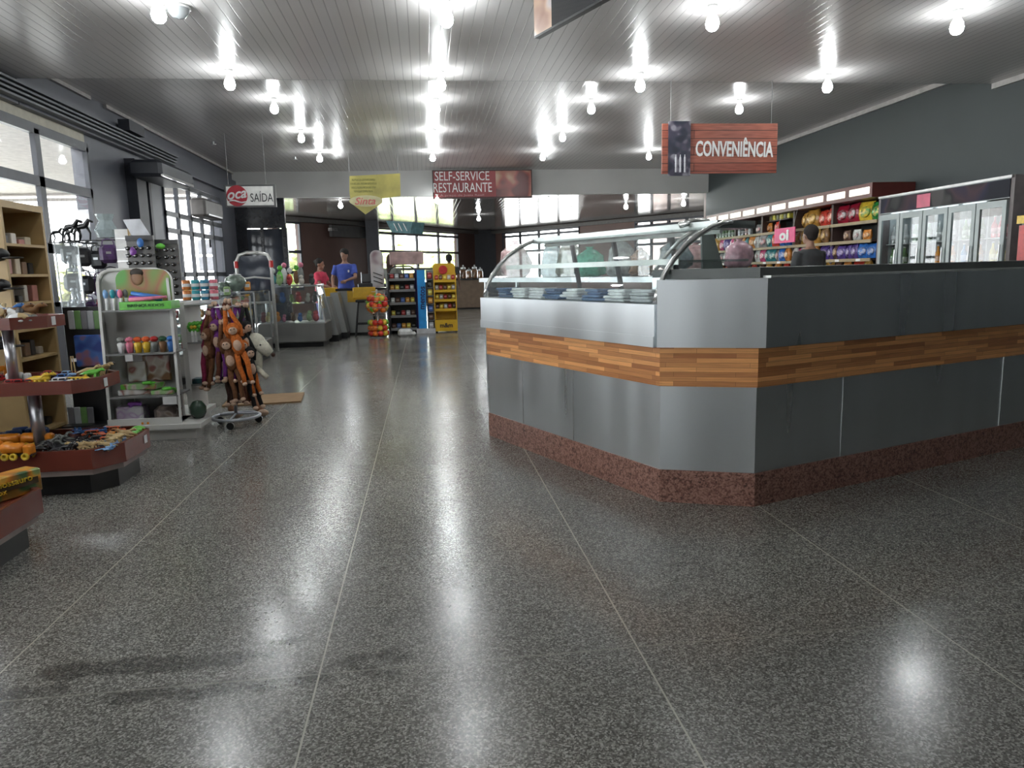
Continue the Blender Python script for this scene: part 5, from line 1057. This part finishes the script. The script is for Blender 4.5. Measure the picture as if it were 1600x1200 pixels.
person('dark haired person far back just above the yellow sweets stand', (pK.x,19.5,0), 3.0, 1.66, (.2,.11,.08), (.012,.01,.01), (.05,.05,.05), (.03,.03,.04))
person('person in a grey t-shirt seen from behind at the snack shelves', (4.93,8.9,0), math.pi+.25, 1.66, (.34,.19,.13), (.02,.014,.012), (.05,.053,.056), (.03,.03,.035), arms=[((-.24,-.05,1.12),(-.22,-.22,.95)),((.24,-.02,1.12),(.25,-.10,.90))])
# ============================================================ CASHIER AREA
M_CST = steelmat('cashier_steel',(.42,.43,.42),.25,.45)
t = thing('cashier_counter','grey steel cashier counter behind the bar stool','counter',(-1.3,15.2,0))
MB().bb(-1.75,-.84,14.95,15.45,.05,.90).build('body', M_CST, t, True); MB().bb(-1.80,-.78,14.90,15.5,.90,.94).build('countertop', mat('black_counter',(.02,.02,.022),.2), t, True); MB().bb(-1.7,-.78,15.0,15.4,0,.05).build('plinth', M_PLINTH, t, True)
t = thing('cash_register','black cash register with screen on the cashier counter','register',(-1.2,15.15,.94)); MB().rbox((0,0,.05),(.3,.3,.1),.02).build('base', M_BLACK, t); MB().rbox((.05,.05,.2),(.26,.03,.18),.01,rx=-.2).build('screen', M_BLACK, t); MB().tube([(-.08,.05,.1),(-.08,.05,.32)],.01,6).build('pole', M_ALU, t); MB().rbox((.2,-.04,.10),(.07,.1,.02),.005).build('keypad', M_TAG, t)
t = thing('slanted_cabinet','slanted steel display cabinet end left of the blue shirted person','cabinet',(-1.6,13.9,0))
for (xa,xb,y,z) in ((-1.86,-1.62,13.62,.52),(-1.80,-1.52,14.2-.03,.58)): 
    MB().add([(xa,y,.12),(xb,y,.12),(xb-.14,y,z+.3),(xa,y,z+.3),(xa,y+.5,.12),(xb,y+.5,.12),(xb-.14,y+.5,z+.3),(xa,y+.5,z+.3)],[(0,1,2,3),(7,6,5,4),(0,4,5,1),(1,5,6,2),(2,6,7,3),(3,7,4,0)]).build('side_panel', M_CST, t, True); MB().bb(xa,xb+.0,y+.02,y+.48,0,.12).build('plinth', M_PLINTH, t, True)
def stool(label, x, y, rz=0.):
    t = thing('bar_stool', label, 'stool', (x,y,0), rz)
    MB().rbox((0,0,.70),(.36,.34,.05),.015).build('seat', M_BLACK, t)
    MB().rbox((0,-.16,.86),(.44,.03,.22),.012).build('backrest', mat('yellow_plastic',(.6,.36,.03),.35), t)
    for a in (-1,1):
        for b_ in (-1,1): MB().tube([(a*.13,b_*.12,.68),(a*.21,b_*.19,0)],.014,6).build('leg', M_BLACK, t)
    MB().tube([(-.18,-.165,.25),(.18,-.165,.25),(.18,.165,.25),(-.18,.165,.25)],.01,6,closed=True).build('foot_ring', M_BLACK, t); return t
stool('black bar stool with a yellow backrest before the cashier counter', ony(575,500,14.5).x-.05, 14.62, .05)
stool('second black bar stool with a yellow backrest, farther left beside the red shirted person', -2.02, 14.95, .6)
o = MB().bb(-.19,.19,0,.025,-.13,.13).rbox((0,-.005,.0),(.3,.01,.18),.004).build('yellow_notice', mat('yellow_plastic',(.6,.36,.03),.35)); o.location=(ony(552,458,14.2).x+.0,15.0-.08,.80); tag(o,'yellow notice board fixed to the front of the cashier counter','notice')
# ball stand
t = thing('ball_stand','silver stand with a flared foot carrying wire baskets of coloured balls','ball stand',(-.93,14.25,0))
MB().lathe([(0,0),(.15,0),(.15,.01),(.05,.05),(.022,.12),(.018,.5),(.018,.92),(0,.93)],n=16).build('flared_pole', M_ALU, t, smooth=True)
m = MB()
for z,r_ in ((.42,.14),(.48,.2),(.58,.235),(.70,.235),(.80,.2),(.88,.1)): m.tube([(r_*math.cos(a*math.pi/8),r_*math.sin(a*math.pi/8),z) for a in range(16)],.004,4,closed=True)
m.build('wire_basket', M_ALU, t)
m = MB()
for z in (.1,.2,.3): m.tube([(.19*math.cos(a*math.pi/8),.19*math.sin(a*math.pi/8),z) for a in range(16)],.004,4,closed=True)
m.build('lower_basket', M_ALU, t)
def mk_ball(c):
    def f():
        o = MB().ell((0,0,0),.056,n=10,k=7).build('toy_ball', mat('ball_'+c.replace(' ','_'), {'orange':(.8,.2,.03),'red':(.7,.05,.03),'green':(.2,.6,.05),'white':(.6,.6,.6),'yellow':(.75,.5,.05)}[c], .3), smooth=True); return tag(o,'','ball')
    return f
for i in range(92):
    c = ('orange','green','red','orange','yellow','orange','green','red')[random.randrange(8)]
    if i < 62: th = rnd(0,6.28); ph = math.acos(rnd(-.85,1)); R_ = .175*(1 if i%5 else .6); loc = (-.93+R_*math.sin(ph)*math.cos(th), 14.25+R_*math.sin(ph)*math.sin(th), .64+R_*math.cos(ph)); w_ = 'round upper basket'
    else: th = (i-62)*.63+rnd(-.1,.1); loc = (-.93+.15*math.cos(th), 14.25+.15*math.sin(th), .08+.105*((i-62)//10)); w_ = 'lower basket'
    put('ball'+c, mk_ball(c), loc, 0, '%s ball in the %s of the silver ball stand' % (c, w_), 'balls in the silver stand')
# black snack rack, white graphic boards, mentos stand
def rack(name, label, x0,x1,y0,y1,H,m_, shelves, cat='display stand', tilt=.0, back=True):
    t = thing(name,label,cat,((x0+x1)/2,(y0+y1)/2,0))
    for x in (x0,x1-.025): MB().bb(x,x+.025,y0,y1,0,H).build('side_panel', m_, t, True)
    MB().bb(x0+.025,x1-.025,y1-.02,y1,0,H).build('back_panel', m_, t, True)
    for z in shelves: 
        MB().bb(x0+.025,x1-.025,y0,y1-.02,z-.012,z).build('shelf', m_, t, True)
    return t
k0 = rack('snack_rack','black metal snack rack with an arched top beside the ball stand',-.74,-.17,14.85,15.25,1.22,M_BLACK,(.10,.36,.62,.88,1.10))
MB().tube([(-.73,15.2,1.2),(-.70,15.2,1.31),(-.6,15.2,1.36),(-.3,15.2,1.36),(-.2,15.2,1.31),(-.18,15.2,1.2)],.014,6).build('arched_top', M_BLACK, k0, True)
for z in (.10,.36,.62,.88,1.10): MB().bb(-.715,-.195,14.845,14.855,z-.03,z+.02).build('price_strip', mat('grey_strip',(.2,.2,.2),.4), k0, True)
sn = [('brown',(.12,.06,.04)),('red',(.35,.04,.04)),('yellow',(.7,.5,.08)),('blue',(.08,.15,.4)),('silver',(.5,.5,.52)),('black',(.02,.02,.02)),('orange',(.7,.3,.05))]
def mk_pack(nm,c):
    def f():
        t = thing('snack_pack','','snack pack'); MB().rbox((0,0,.5),(.75,.45,1.),.12).build('wrapper', mat('snack_'+nm,c,.25,var=.4,scale=40,bump=.4), t); MB().box((0,-.23,.55),(.5,.012,.3)).build('print_patch', mat('snack_print_'+nm,tuple(min(1,v*1.7+.1) for v in c),.4), t); return t
    return f
o5 = ('leftmost','second','third','fourth','fifth','sixth','seventh','eighth')
for j,z in enumerate((.10,.36,.62,.88,1.10)):
    for i in range(5):
        nm,c = sn[(i*3+j*2)%7]; put('pk'+nm, mk_pack(nm,c), (-.66+.1*i,15.0,z+.0005), rnd(-.1,.1), '%s snack pack in the black rack, shelf %s from the floor, %s' % (nm, ('one','two','three','four','five')[j], o5[i]), 'packs in the black snack rack', .11)
p = ony(629,400,15.4); t = thing('pink_header_board','pale pink oval board above the black snack rack','sign board',(p.x,15.4,0)); a_,b_=ony(608,394,15.4),ony(662,413,15.4); MB().rbox(((a_.x+b_.x)/2,15.4,(a_.z+b_.z)/2),(b_.x-a_.x,.03,a_.z-b_.z),.06).build('board', mat('pale_pink_board',(.42,.28,.27),.5,var=.3,scale=6), t, True); MB().tube([(p.x,15.42,0),(p.x,15.42,b_.z+.05)],.014,6).build('post', M_BLACK, t, True)
a_,b_=ony(577,391,15.0),ony(601,428,15.0); t = thing('round_graphic_board','white round topped board with dark stripes behind the ball stand','sign board',((a_.x+b_.x)/2,15.02,.94)); MB().add(*rounded(a_.x,b_.x-.02,.945,a_.z,.12,15.05,15.07)).build('board', blotch('stripe_print',[(.6,.6,.62),(.5,.45,.45),(.2,.1,.12)],6), t, True)
for i in range(3): MB().tube([(a_.x+.05,15.04,1.25-.08*i),(b_.x-.05,15.04,1.18-.08*i)],.008,5).build('printed_stripe', M_BLACK, t, True)
Y = 14.8; a_,b_ = ony(651,422,Y), ony(667,505,Y)
t = thing('blue_mint_stand','tall sky blue stand with vertical dark lettering between the black rack and the yellow stand','display stand',((a_.x+b_.x)/2,Y+.15,0))
MB().bb(a_.x,b_.x,Y,Y+.3,.10,a_.z).build('panel', mat('sky_blue_board',(.02,.30,.72),.35), t, True); MB().bb(a_.x-.05,a_.x-.002,Y+.05,Y+.32,.10,a_.z+.02).build('purple_panel', mat('purple_board',(.05,.04,.16),.4), t, True)
MB().bb(a_.x-.05,b_.x+.17,Y-.05,Y+.35,0,.10).build('base', mat('white_base',(.6,.6,.62),.2), t, True)
textmesh('mentos', .46, .10, Matrix.Translation(((a_.x+b_.x)/2+.01,Y-.006,.72)) @ Matrix.Rotation(-math.pi/2+.05,4,'Y') @ Matrix.Rotation(math.pi/2,4,'X'), 'lettering', mat('navy_ink',(.01,.02,.12),.4), t, bold=.02)
gx = b_.x+.02
for j in range(7):
    nm,c = sn[(j*3+4)%7]; put('pk'+nm, mk_pack(nm,c), (gx+.07, Y+.06, .1005+j*.165), 0, '%s pack hanging right of the blue mint stand, %s from the floor' % (nm,('first','second','third','fourth','fifth','sixth','seventh')[j]), 'packs beside the blue mint stand', .13)
MB().bb(gx,gx+.15,Y+.14,Y+.16,.10,1.27).build('mesh_panel', mat('grey_mesh',(.2,.2,.21),.4,.5), t, True)
for j in range(1,7): MB().bb(gx,gx+.15,Y,Y+.14,.085+j*.165,.10+j*.165).build('ledge', mat('grey_mesh',(.2,.2,.21),.4,.5), t, True)
# yellow sweets stand
Y = 14.8; x0,x1 = ony(676,450,Y).x+.02, ony(713,450,Y).x; M_YEL = mat('yellow_cardboard',(.70,.42,.02),.4,var=.06)
k1 = thing('yellow_sweets_stand','bright yellow sweets stand with four stocked shelves and lettering on its base','display stand',((x0+x1)/2,Y+.15,0))
for x in (x0,x1-.02): MB().bb(x,x+.02,Y,Y+.32,.03,1.2).build('side_panel', M_YEL, k1, True)
MB().add(*rounded(x0,x1,.03,1.40,.08,Y+.32,Y+.34)).build('back_panel', M_YEL, k1, True)
MB().bb(x0+.02,x1-.02,Y,Y+.31,.03,.26).build('base_box', M_YEL, k1, True)
YS_ = (.50,.69,.88,1.08)
for z in YS_: MB().bb(x0+.02,x1-.02,Y-.01,Y+.32,z-.06,z-.01).build('shelf', M_YEL, k1, True)
m = MB(); m.lathe([(0,-.012),(.09,-.012),(.09,.012),(0,.012)],n=16); 
for v in m.v: v.xyz = (v.x+(x0+x1)/2-.02, v.z+Y+.30, v.y+1.27)
m.build('red_round_print', TM('red'), k1, True)
textmesh('m&m', .26,.09, face_mat(((x0+x1)/2,Y-.004,.15)), 'lettering', mat('dark_brown_ink',(.03,.015,.01),.4), k1, bold=.03)
for x in (x0+.03,x1-.03): MB().cyl((x,Y+.05,0),.02,.03,8).build('foot', M_BLACK, k1, True)
for j,z in enumerate(YS_):
    for i in range(5):
        nm,c = (('brown',(.12,.06,.04)),('yellow',(.7,.5,.08)),('silver',(.5,.5,.52)),('red',(.35,.04,.04)))[(i+j)%4]
        put('pk'+nm, mk_pack(nm,c), (x0+.065+.084*i,Y+.1,z-.0095), rnd(-.1,.1), '%s sweets pack on the yellow stand, %s shelf, %s' % (nm,('lowest','second','third','top')[j],o5[i]), 'packs on the yellow sweets stand', .095)
o = MB().rbox((0,0,.07),(.28,.24,.14),.04).rbox((.14,.02,.04),(.14,.16,.08),.03).build('white_bag', mat('crumpled_white',(.7,.7,.7),.6,bump=.8,scale=20)); o.location=(-.42,14.3,0); tag(o,'crumpled white bag on the floor before the black snack rack','bag')
# far bar counter with jars
t = thing('bar_counter','brown fronted bar counter far behind the yellow sweets stand','counter',(1.2,24.5,0)); MB().bb(.2,1.95,24.2,25.0,.05,.96).build('front_panel', mat('brown_front',(.13,.09,.06),.5), t, True); MB().bb(.1,2.05,24.1,25.1,.96,1.01).build('countertop', mat('black_counter',(.02,.02,.022),.2), t, True); MB().bb(.25,1.9,24.3,24.9,0,.05).build('plinth', M_PLINTH, t, True)
def mk_jar():
    t = thing('coffee_jar','','jar'); MB().lathe([(0,0),(.08,0),(.085,.03),(.085,.2),(.06,.24)],n=12).build('jar_body', mat('brown_jar_glass',(.16,.08,.04),.1,var=.4,coat=1), t, smooth=True); MB().lathe([(.062,.24),(.062,.3),(.02,.31),(.02,.35),(0,.36)],n=12).build('lid', M_ALU, t, smooth=True); return t
for i in range(9): put('jar', mk_jar, (.35+i*.19,24.5+.1*(i%2),1.0105), 0, 'jar on the far bar counter, %s from the left' % ('first','second','third','fourth','fifth','sixth','seventh','eighth','ninth')[i], 'jars on the far bar counter', 1.0+.25*(i in (5,7)))
t = thing('wall_television','dark wide panel on the brown wall above the red and blue shirted people','panel',(-2.9,26.4,2.5)); A9=Vector((-4.75,24.2)); d9=(Vector((2.93,35.5))-A9).normalized(); n9=Vector((d9.y,-d9.x))
P1=onpl(508,360,A9,Vector((2.93,35.5))); P2=onpl(573,372,A9,Vector((2.93,35.5))); a9=Vector(P1[:2])+n9*.3; b9=Vector(P2[:2])+n9*.3
MB().slab(a9,b9,2.55,2.95,.12).build('housing', mat('grey_housing',(.10,.10,.10),.5), t, True); MB().slab(a9+n9*.0,a9+d9*.3,2.75,2.85,.16).build('bracket', M_TAG, t, True)
# ============================================================ SNACK SHELVING ALONG THE RIGHT WALL
FX = 6.9; M_SB = mat('dark_red_canopy',(.10,.022,.018),.35,var=.1); M_LED = mat('lit_canopy_panel',(.9,.86,.78),.5,var=.05,emit=.42); M_TANW = mat('tan_shelf_edge',(.33,.25,.14),.5); M_SHELF = mat('dark_shelf',(.06,.035,.03),.5)
ys = [10.66,11.98,13.3,14.62,15.94,17.3]
SZ = [.35,.72,1.0,1.27,1.56,1.86]
for b_i in range(5):
    y0,y1 = ys[b_i],ys[b_i+1]
    t = thing('snack_shelf','shelf bay with snacks on the right wall, %s' % ('nearest, beside the drinks fridge','second from the fridge','middle bay','fourth from the fridge','farthest, behind the glass case')[b_i],'shelf unit',(FX,(y0+y1)/2,0),group='snack shelving bays')
    MB().bb(XR-.06,XR-.01,y0,y1,0,2.2).build('back_panel', mat('dark_back_panel',(.035,.04,.038),.6), t, True)
    for y in (y0,y1-.03): MB().bb(FX+.12,XR-.06,y,y+.03,0,2.2).build('upright', M_SHELF, t, True)
    for z in SZ:
        dx = 0 if z<1.8 else .08
        MB().bb(FX+dx+.02,XR-.06,y0+.03,y1-.03,z-.03,z).build('shelf', M_SHELF, t, True); MB().bb(FX+dx,FX+dx+.02,y0+.005,y1-.005,z-.045,z+.005).build('price_rail', M_TANW, t, True)
    for i in range(2): yy = y0+.25+.6*i; MB().bb(FX-.006,FX,yy,yy+.12,SZ[3]-.04,SZ[3]).build('price_ticket', M_TAG, t, True)
    c = MB().bb(FX-.02,XR-.01,y0,y1,2.2,2.42); c.build('canopy', M_SB, t, True)
    n_ = 2 if b_i else 1
    for i in range(2):
        a = y0+.06+(y1-y0)*i/2; MB().rbox((FX-.024,a+.27,2.31),(.02,.54,.11),.008).build('lit_panel', M_LED, t, True)
# snack bags
def mk_snack(nm, c, c2):
    def f():
        t = thing('snack_bag','','snack bag'); m = MB(); n=8
        R_ = []
        for z,w,d in ((0,.10,.01),(.02,.11,.02),(.12,.115,.055),(.2,.11,.05),(.27,.105,.018),(.29,.11,.006)):
            R_.append([(-w+0*z,-d*.5,z),(-w*.5,-d,z),(w*.5,-d,z),(w,-d*.5,z),(w,d*.5,z),(w*.5,d,z),(-w*.5,d,z),(-w,d*.5,z)])
        vs=[p for r_ in R_ for p in r_]; fs=[(i*n+j,i*n+(j+1)%n,(i+1)*n+(j+1)%n,(i+1)*n+j) for i in range(5) for j in range(n)]+[tuple(range(7,-1,-1)),tuple(range(40,48))]
        m.add(vs,fs); m.build('bag_body', mat('foil_'+nm.replace(' ','_'),c,.25,var=.3,scale=22,bump=.5,coat=.4), t, smooth=True)
        MB().ell((.01,-.046,.14),(.075,.014,.085),n=7,k=5,rot=Matrix.Rotation(.5,4,'Y')).build('printed_patch', blotch('foil_print_'+nm.replace(' ','_'),[c,c2,c,tuple(v*.5 for v in c2)],30,.3), t, smooth=True); return t
    return f
SC = {'gold':((.42,.22,.04),(.75,.5,.15)),'bronze':((.22,.11,.04),(.6,.38,.1)),'red':((.6,.05,.03),(.8,.5,.4)),'dark red':((.3,.01,.03),(.5,.5,.5)),'green':((.03,.25,.06),(.7,.55,.1)),'yellow':((.7,.5,.05),(.1,.35,.08)),'white':((.6,.6,.58),(.3,.1,.1)),
      'purple':((.09,.05,.25),(.5,.4,.6)),'blue':((.03,.15,.5),(.5,.5,.6)),'brown':((.14,.07,.05),(.5,.3,.15)),'pink':((.55,.08,.2),(.7,.6,.6)),'teal':((.03,.2,.22),(.5,.6,.5)),'grey':((.25,.25,.25),(.5,.2,.2)),'orange':((.6,.22,.04),(.7,.5,.3))}
ORD = ('first','second','third','fourth','fifth','sixth','seventh','eighth','ninth','tenth','eleventh','twelfth','thirteenth','last')
def srow(yA, yB, z, names, sc, rown, dx=.1, wide=1.35):
    n = len(names)
    for i,nm in enumerate(names):
        y = yA+(yB-yA)*(i+.5)/n; k = sc*rnd(.93,1.08)
        put('sn'+nm, mk_snack(nm,*SC[nm]), (FX+dx+rnd(0,.05), y, z+.0005), -math.pi/2+rnd(-.25,.25), '%s snack bag on %s, %s from the right' % (nm,rown,ORD[i]), 'snack bags on '+rown, k)
# names run from the fridge outwards (right to left in the photo)
_put = put
def put(key, make, loc, rz, label, group, scale=1.):
    r = _put(key, make, loc, rz, label, group, scale)
    if key.startswith('sn'): r.scale = (scale*WID[0], scale*1.2, scale)
    return r
WID = [1.4]
srow(10.75,13.25,1.86,['green','yellow','dark red','dark red','red','red','gold','gold'],1.06,'the top shelf by the fridge',.24)
srow(14.0,15.2,1.86,['red','orange','grey'],.75,'the top shelf left of the pink sign',.22)
WID[0] = 1.3
srow(10.8,11.6,1.56,['orange','white','brown'],.6,'the nearly empty second shelf')
srow(12.0,13.25,1.56,['bronze','gold','gold','bronze'],.85,'the second shelf above the person')
srow(10.72,12.3,1.27,['blue','blue','purple','purple','purple','brown','purple','purple'],.82,'the purple and blue third shelf')
srow(12.35,13.28,1.27,['orange','brown','white','pink','white'],.85,'the third shelf left of the person')
srow(10.72,13.28,1.0,['gold','red','orange','brown','gold','red','orange','brown','gold'],.8,'the low shelf by the fridge')
srow(13.35,14.58,1.27,['orange','blue','grey','teal','teal','pink'],.85,'the third shelf of the middle bay')
srow(14.65,17.25,1.27,['white','brown','red','red','orange','brown','white','grey','brown','orange'],.85,'the third shelf of the far bays')
srow(13.35,14.58,1.56,['blue','blue','red','teal','grey'],.85,'the second shelf of the middle bay')
srow(14.65,15.9,1.56,['white','orange','teal','orange','brown'],.85,'the second shelf of the fourth bay')
srow(15.95,17.25,1.56,['pink','purple','pink','gold','gold'],.95,'the second shelf of the farthest bay')
srow(13.35,17.2,1.0,['red','orange','gold','brown','red','orange','gold','brown','red','orange','gold'],.85,'the low shelf of the far bays')
# bottles on far top shelf
def mk_bottle(nm,c,cap=(.5,.5,.5)):
    def f():
        t = thing('bottle','','bottle'); MB().lathe([(0,0),(.034,0),(.036,.02),(.036,.15),(.014,.2),(.013,.25)],n=9).build('glass_body', mat('bottle_'+nm.replace(' ','_'),c,.08,var=.15,coat=1), t, smooth=True)
        MB().cyl((0,0,.25),.015,.02,8).build('cap', mat('bottle_cap_'+nm.replace(' ','_'),cap,.3), t); MB().lathe([(.0372,.05),(.0372,.12)],n=9).build('paper_label', mat('label_'+nm.replace(' ','_'),tuple(min(1,v*.6+.35) for v in c),.5), t, smooth=True); return t
    return f
BC = {'green':(.10,.2,.07),'pale green':(.25,.35,.25),'rose':(.45,.2,.18),'clear':(.5,.52,.52),'amber':(.5,.22,.03),'brown':(.10,.05,.02),'orange':(.75,.3,.03),'blue':(.05,.25,.5),'red':(.55,.03,.05),'dark':(.02,.025,.03),'yellow':(.6,.5,.1)}
for i in range(22):
    nm = ('green','pale green','green','green','pale green','green','rose','clear','dark','rose','clear')[(21-i)//2]
    put('bt'+nm, mk_bottle(nm,BC[nm]), (FX+.2+.07*(i%2),15.35+i*.088,1.8605), 0, '%s bottle on the far end of the top shelf, %s row' % (nm,('front','back')[i%2]), 'bottles on the far top shelf', .95)
for i,(y,l) in enumerate(((16.9,'left'),(16.3,'right'))):
    t = thing('blue_box','tall pale blue box behind the bottles on the far top shelf, %s' % l,'box',(FX+.42,y,1.8605)); MB().rbox((0,0,.14),(.08,.13,.28),.01).build('carton', mat('pale_blue_carton',(.12,.3,.35),.4), t); MB().box((-.042,0,.16),(.004,.08,.12)).build('white_patch', M_TAG, t)
for i in range(6):
    put('basket'+('y' if i%2 else 'g'), (lambda i=i:(lambda t:(MB().rbox((0,0,.07),(.16,.13,.14),.02).build('basket_body', mat(('yellow_basket','olive_basket')[i%2],((.65,.6,.05),(.16,.15,.06))[i%2],.4,var=.4,scale=20), t), MB().tube([(-.06,0,.13),(0,0,.2),(.06,0,.13)],.006,5).build('handle', M_ALU, t), t)[2])(thing('gift_basket','','basket'))), (FX+.3,13.75+i*.15,2.10-.0), 0, '%s basket high under the canopy above the pink sign, %s' % (('olive','yellow')[i%2], ('first','second','third','fourth','fifth','last')[i]), 'baskets under the canopy', .8)
t = thing('high_basket_shelf','thin rack under the canopy carrying the yellow baskets','shelf',(FX+.3,14.1,2.08)); MB().bb(FX+.2,XR-.061,13.65,14.6,2.085,2.0995).build('shelf_board', M_SHELF, t, True)
# pink hanging sign
Y = 13.2; a_, b_ = onx(1211,358,6.78), onx(1242,378,6.78)
t = thing('pink_sign','bright pink sign with white lettering hanging before the snack shelves','sign',(6.78,(a_.y+b_.y)/2,b_.z)); MB().bb(6.77,6.785,b_.y,a_.y,b_.z,a_.z).build('sign_board', mat('hot_pink',(.75,.03,.2),.4), t, True)
textmesh('oi', .36, .2, Matrix.Translation((6.765,(a_.y+b_.y)/2+.0,(a_.z+b_.z)/2)) @ Matrix.Rotation(-math.pi/2,4,'Z') @ Matrix.Rotation(math.pi/2,4,'X'), 'lettering', M_TXT, t, bold=.04)
for y in (b_.y+.1,a_.y-.1): MB().tube([(6.79,y,a_.z),(6.86,y,2.2)],.005,5).build('wire', mat('steel_wire',(.3,.3,.3),.4,.6), t, True)
# ============================================================ DRINKS FRIDGE
M_FG = mat('grey_fridge_frame',(.24,.27,.27),.35,.3,var=.05); fy0, fy1 = 7.93, 10.5; FXx = 6.9
fr = thing('drinks_fridge','long grey five door glass drinks fridge with a dark picture header','fridge',(7.2,9.2,0))
MB().bb(FXx,XR-.01,fy0,fy0+.06,0,2.18).build('side_wall', mat('fridge_side',(.17,.15,.15),.5), fr, True); MB().bb(FXx,XR-.01,fy1-.06,fy1,0,2.18).build('side_wall', mat('fridge_side',(.17,.15,.15),.5), fr, True)
MB().bb(FXx,XR-.01,fy0+.06,fy1-.06,1.92,2.17).build('header_box', M_FG, fr, True); MB().bb(FXx-.012,FXx,fy0+.06,fy1-.06,1.93,2.14).build('header_picture', blotch('dark_header_print',[(.006,.007,.015),(.015,.015,.04),(.05,.025,.035),(.01,.012,.014),(.07,.065,.065)],3.2,.75), fr, True)
MB().bb(FXx-.016,FXx-.002,9.35,9.62,1.94,2.12).build('pink_picture', mat('header_pink',(.5,.03,.1),.3), fr, True)
MB().bb(FXx-.03,FXx+.02,fy0+.02,fy1-.02,2.15,2.18).build('top_trim', mat('dull_chrome',(.35,.35,.35),.3,.8), fr, True)
MB().bb(FXx+.02,XR-.01,fy0+.06,fy1-.06,0,.25).build('base', M_FG, fr, True); MB().bb(XR-.05,XR-.02,fy0+.06,fy1-.06,.25,1.92).build('back_wall', mat('fridge_interior',(.42,.46,.47),.4), fr, True)
led = bpy.data.materials.new('fridge_tube'); led.use_nodes=True; _k=led.node_tree.nodes; _k['Principled BSDF'].inputs['Emission Color'].default_value=(.85,.95,1,1); _k['Principled BSDF'].inputs['Emission Strength'].default_value=3.5
dw = (fy1-fy0-.12)/5
for i in range(5):
    a = fy0+.06+dw*i; b2 = a+dw
    lit = [.25,1,1,1,1][i]
    for z in (.55,.88,1.15,1.47): MB().bb(FXx+.1,XR-.06,a+.01,b2-.01,z-.012,z).build('shelf', mat('fridge_wire_shelf',(.5,.52,.52),.4), fr, True)
    if i: MB().bb(FXx+.12,FXx+.16,a+.06,b2-.06,1.86,1.9).build('light_tube', led, fr, True)
    MB().bb(FXx+.15,XR-.06,b2-.008,b2+.008,.25,1.92).build('divider', mat('fridge_interior',(.42,.46,.47),.4), fr, True)
    d = MB().bb(FXx-.03,FXx,a+.008,a+.07,.2,1.9).bb(FXx-.03,FXx,b2-.07,b2-.008,.2,1.9).bb(FXx-.03,FXx,a+.07,b2-.07,1.82,1.9).bb(FXx-.03,FXx,a+.07,b2-.07,.2,.28).build('door', M_FG, fr, True)
    MB().add([(FXx-.015,a+.07,.28),(FXx-.015,b2-.07,.28),(FXx-.015,b2-.07,1.82),(FXx-.015,a+.07,1.82)],[(0,1,2,3)]).build('door_glass', glassmat('fridge_glass_%d'%i,(.93,.96,.96),1.), d).location = -fr.location
    MB().tube([(FXx-.055,a+.04,1.02),(FXx-.06,a+.04,1.2),(FXx-.055,a+.04,1.38)],.012,6).build('handle', M_ALU, d).location = -fr.location
    rows_ = {4:[('clear',1.47),('green',1.15),('dark',.88)],3:[('pale green',1.47),('dark',1.15),('dark',.88)],2:[('clear',1.47),('orange',1.15),('red',.88)],1:[('green',1.47),('blue',1.15),('amber',.88)],0:[('red',1.47),('yellow',1.15),('amber',.88)]}[i]
    for nm,z in rows_:
        for q in range(5):
            n2 = nm if not (nm=='blue' and q<2) else 'amber'
            put('fb'+n2, mk_bottle(n2,BC[n2],(.7,.7,.7)), (FXx+.16+.03*(q%2), a+.1+(dw-.2)*q/4, z+.0005), 0, '%s bottle behind the %s fridge door, %s shelf, %s' % (n2, ('nearest','second','middle','fourth','farthest')[i], {1.47:'upper',1.15:'middle',.88:'lower'}[z], ('first','second','third','fourth','fifth')[q]), 'bottles in the drinks fridge', 1.02)
# red cooler and poster at the right edge
t = thing('red_cooler','red cooler cut off by the right edge of the photo','cooler',(7.0,7.2,0)); MB().rbox((7.15,7.25,.85),(.7,.9,1.7),.03).build('cabinet', mat('cooler_grey',(.16,.14,.14),.5), t, True)
a_ = onx(1596,345,6.79); MB().bb(6.785,6.80,6.85,a_.y+.02,.3,1.58).build('red_front', TM('red'), t, True); MB().bb(6.775,6.785,a_.y-.12,a_.y+.05,1.6,1.69).build('yellow_card', TM('yellow'), t, True)
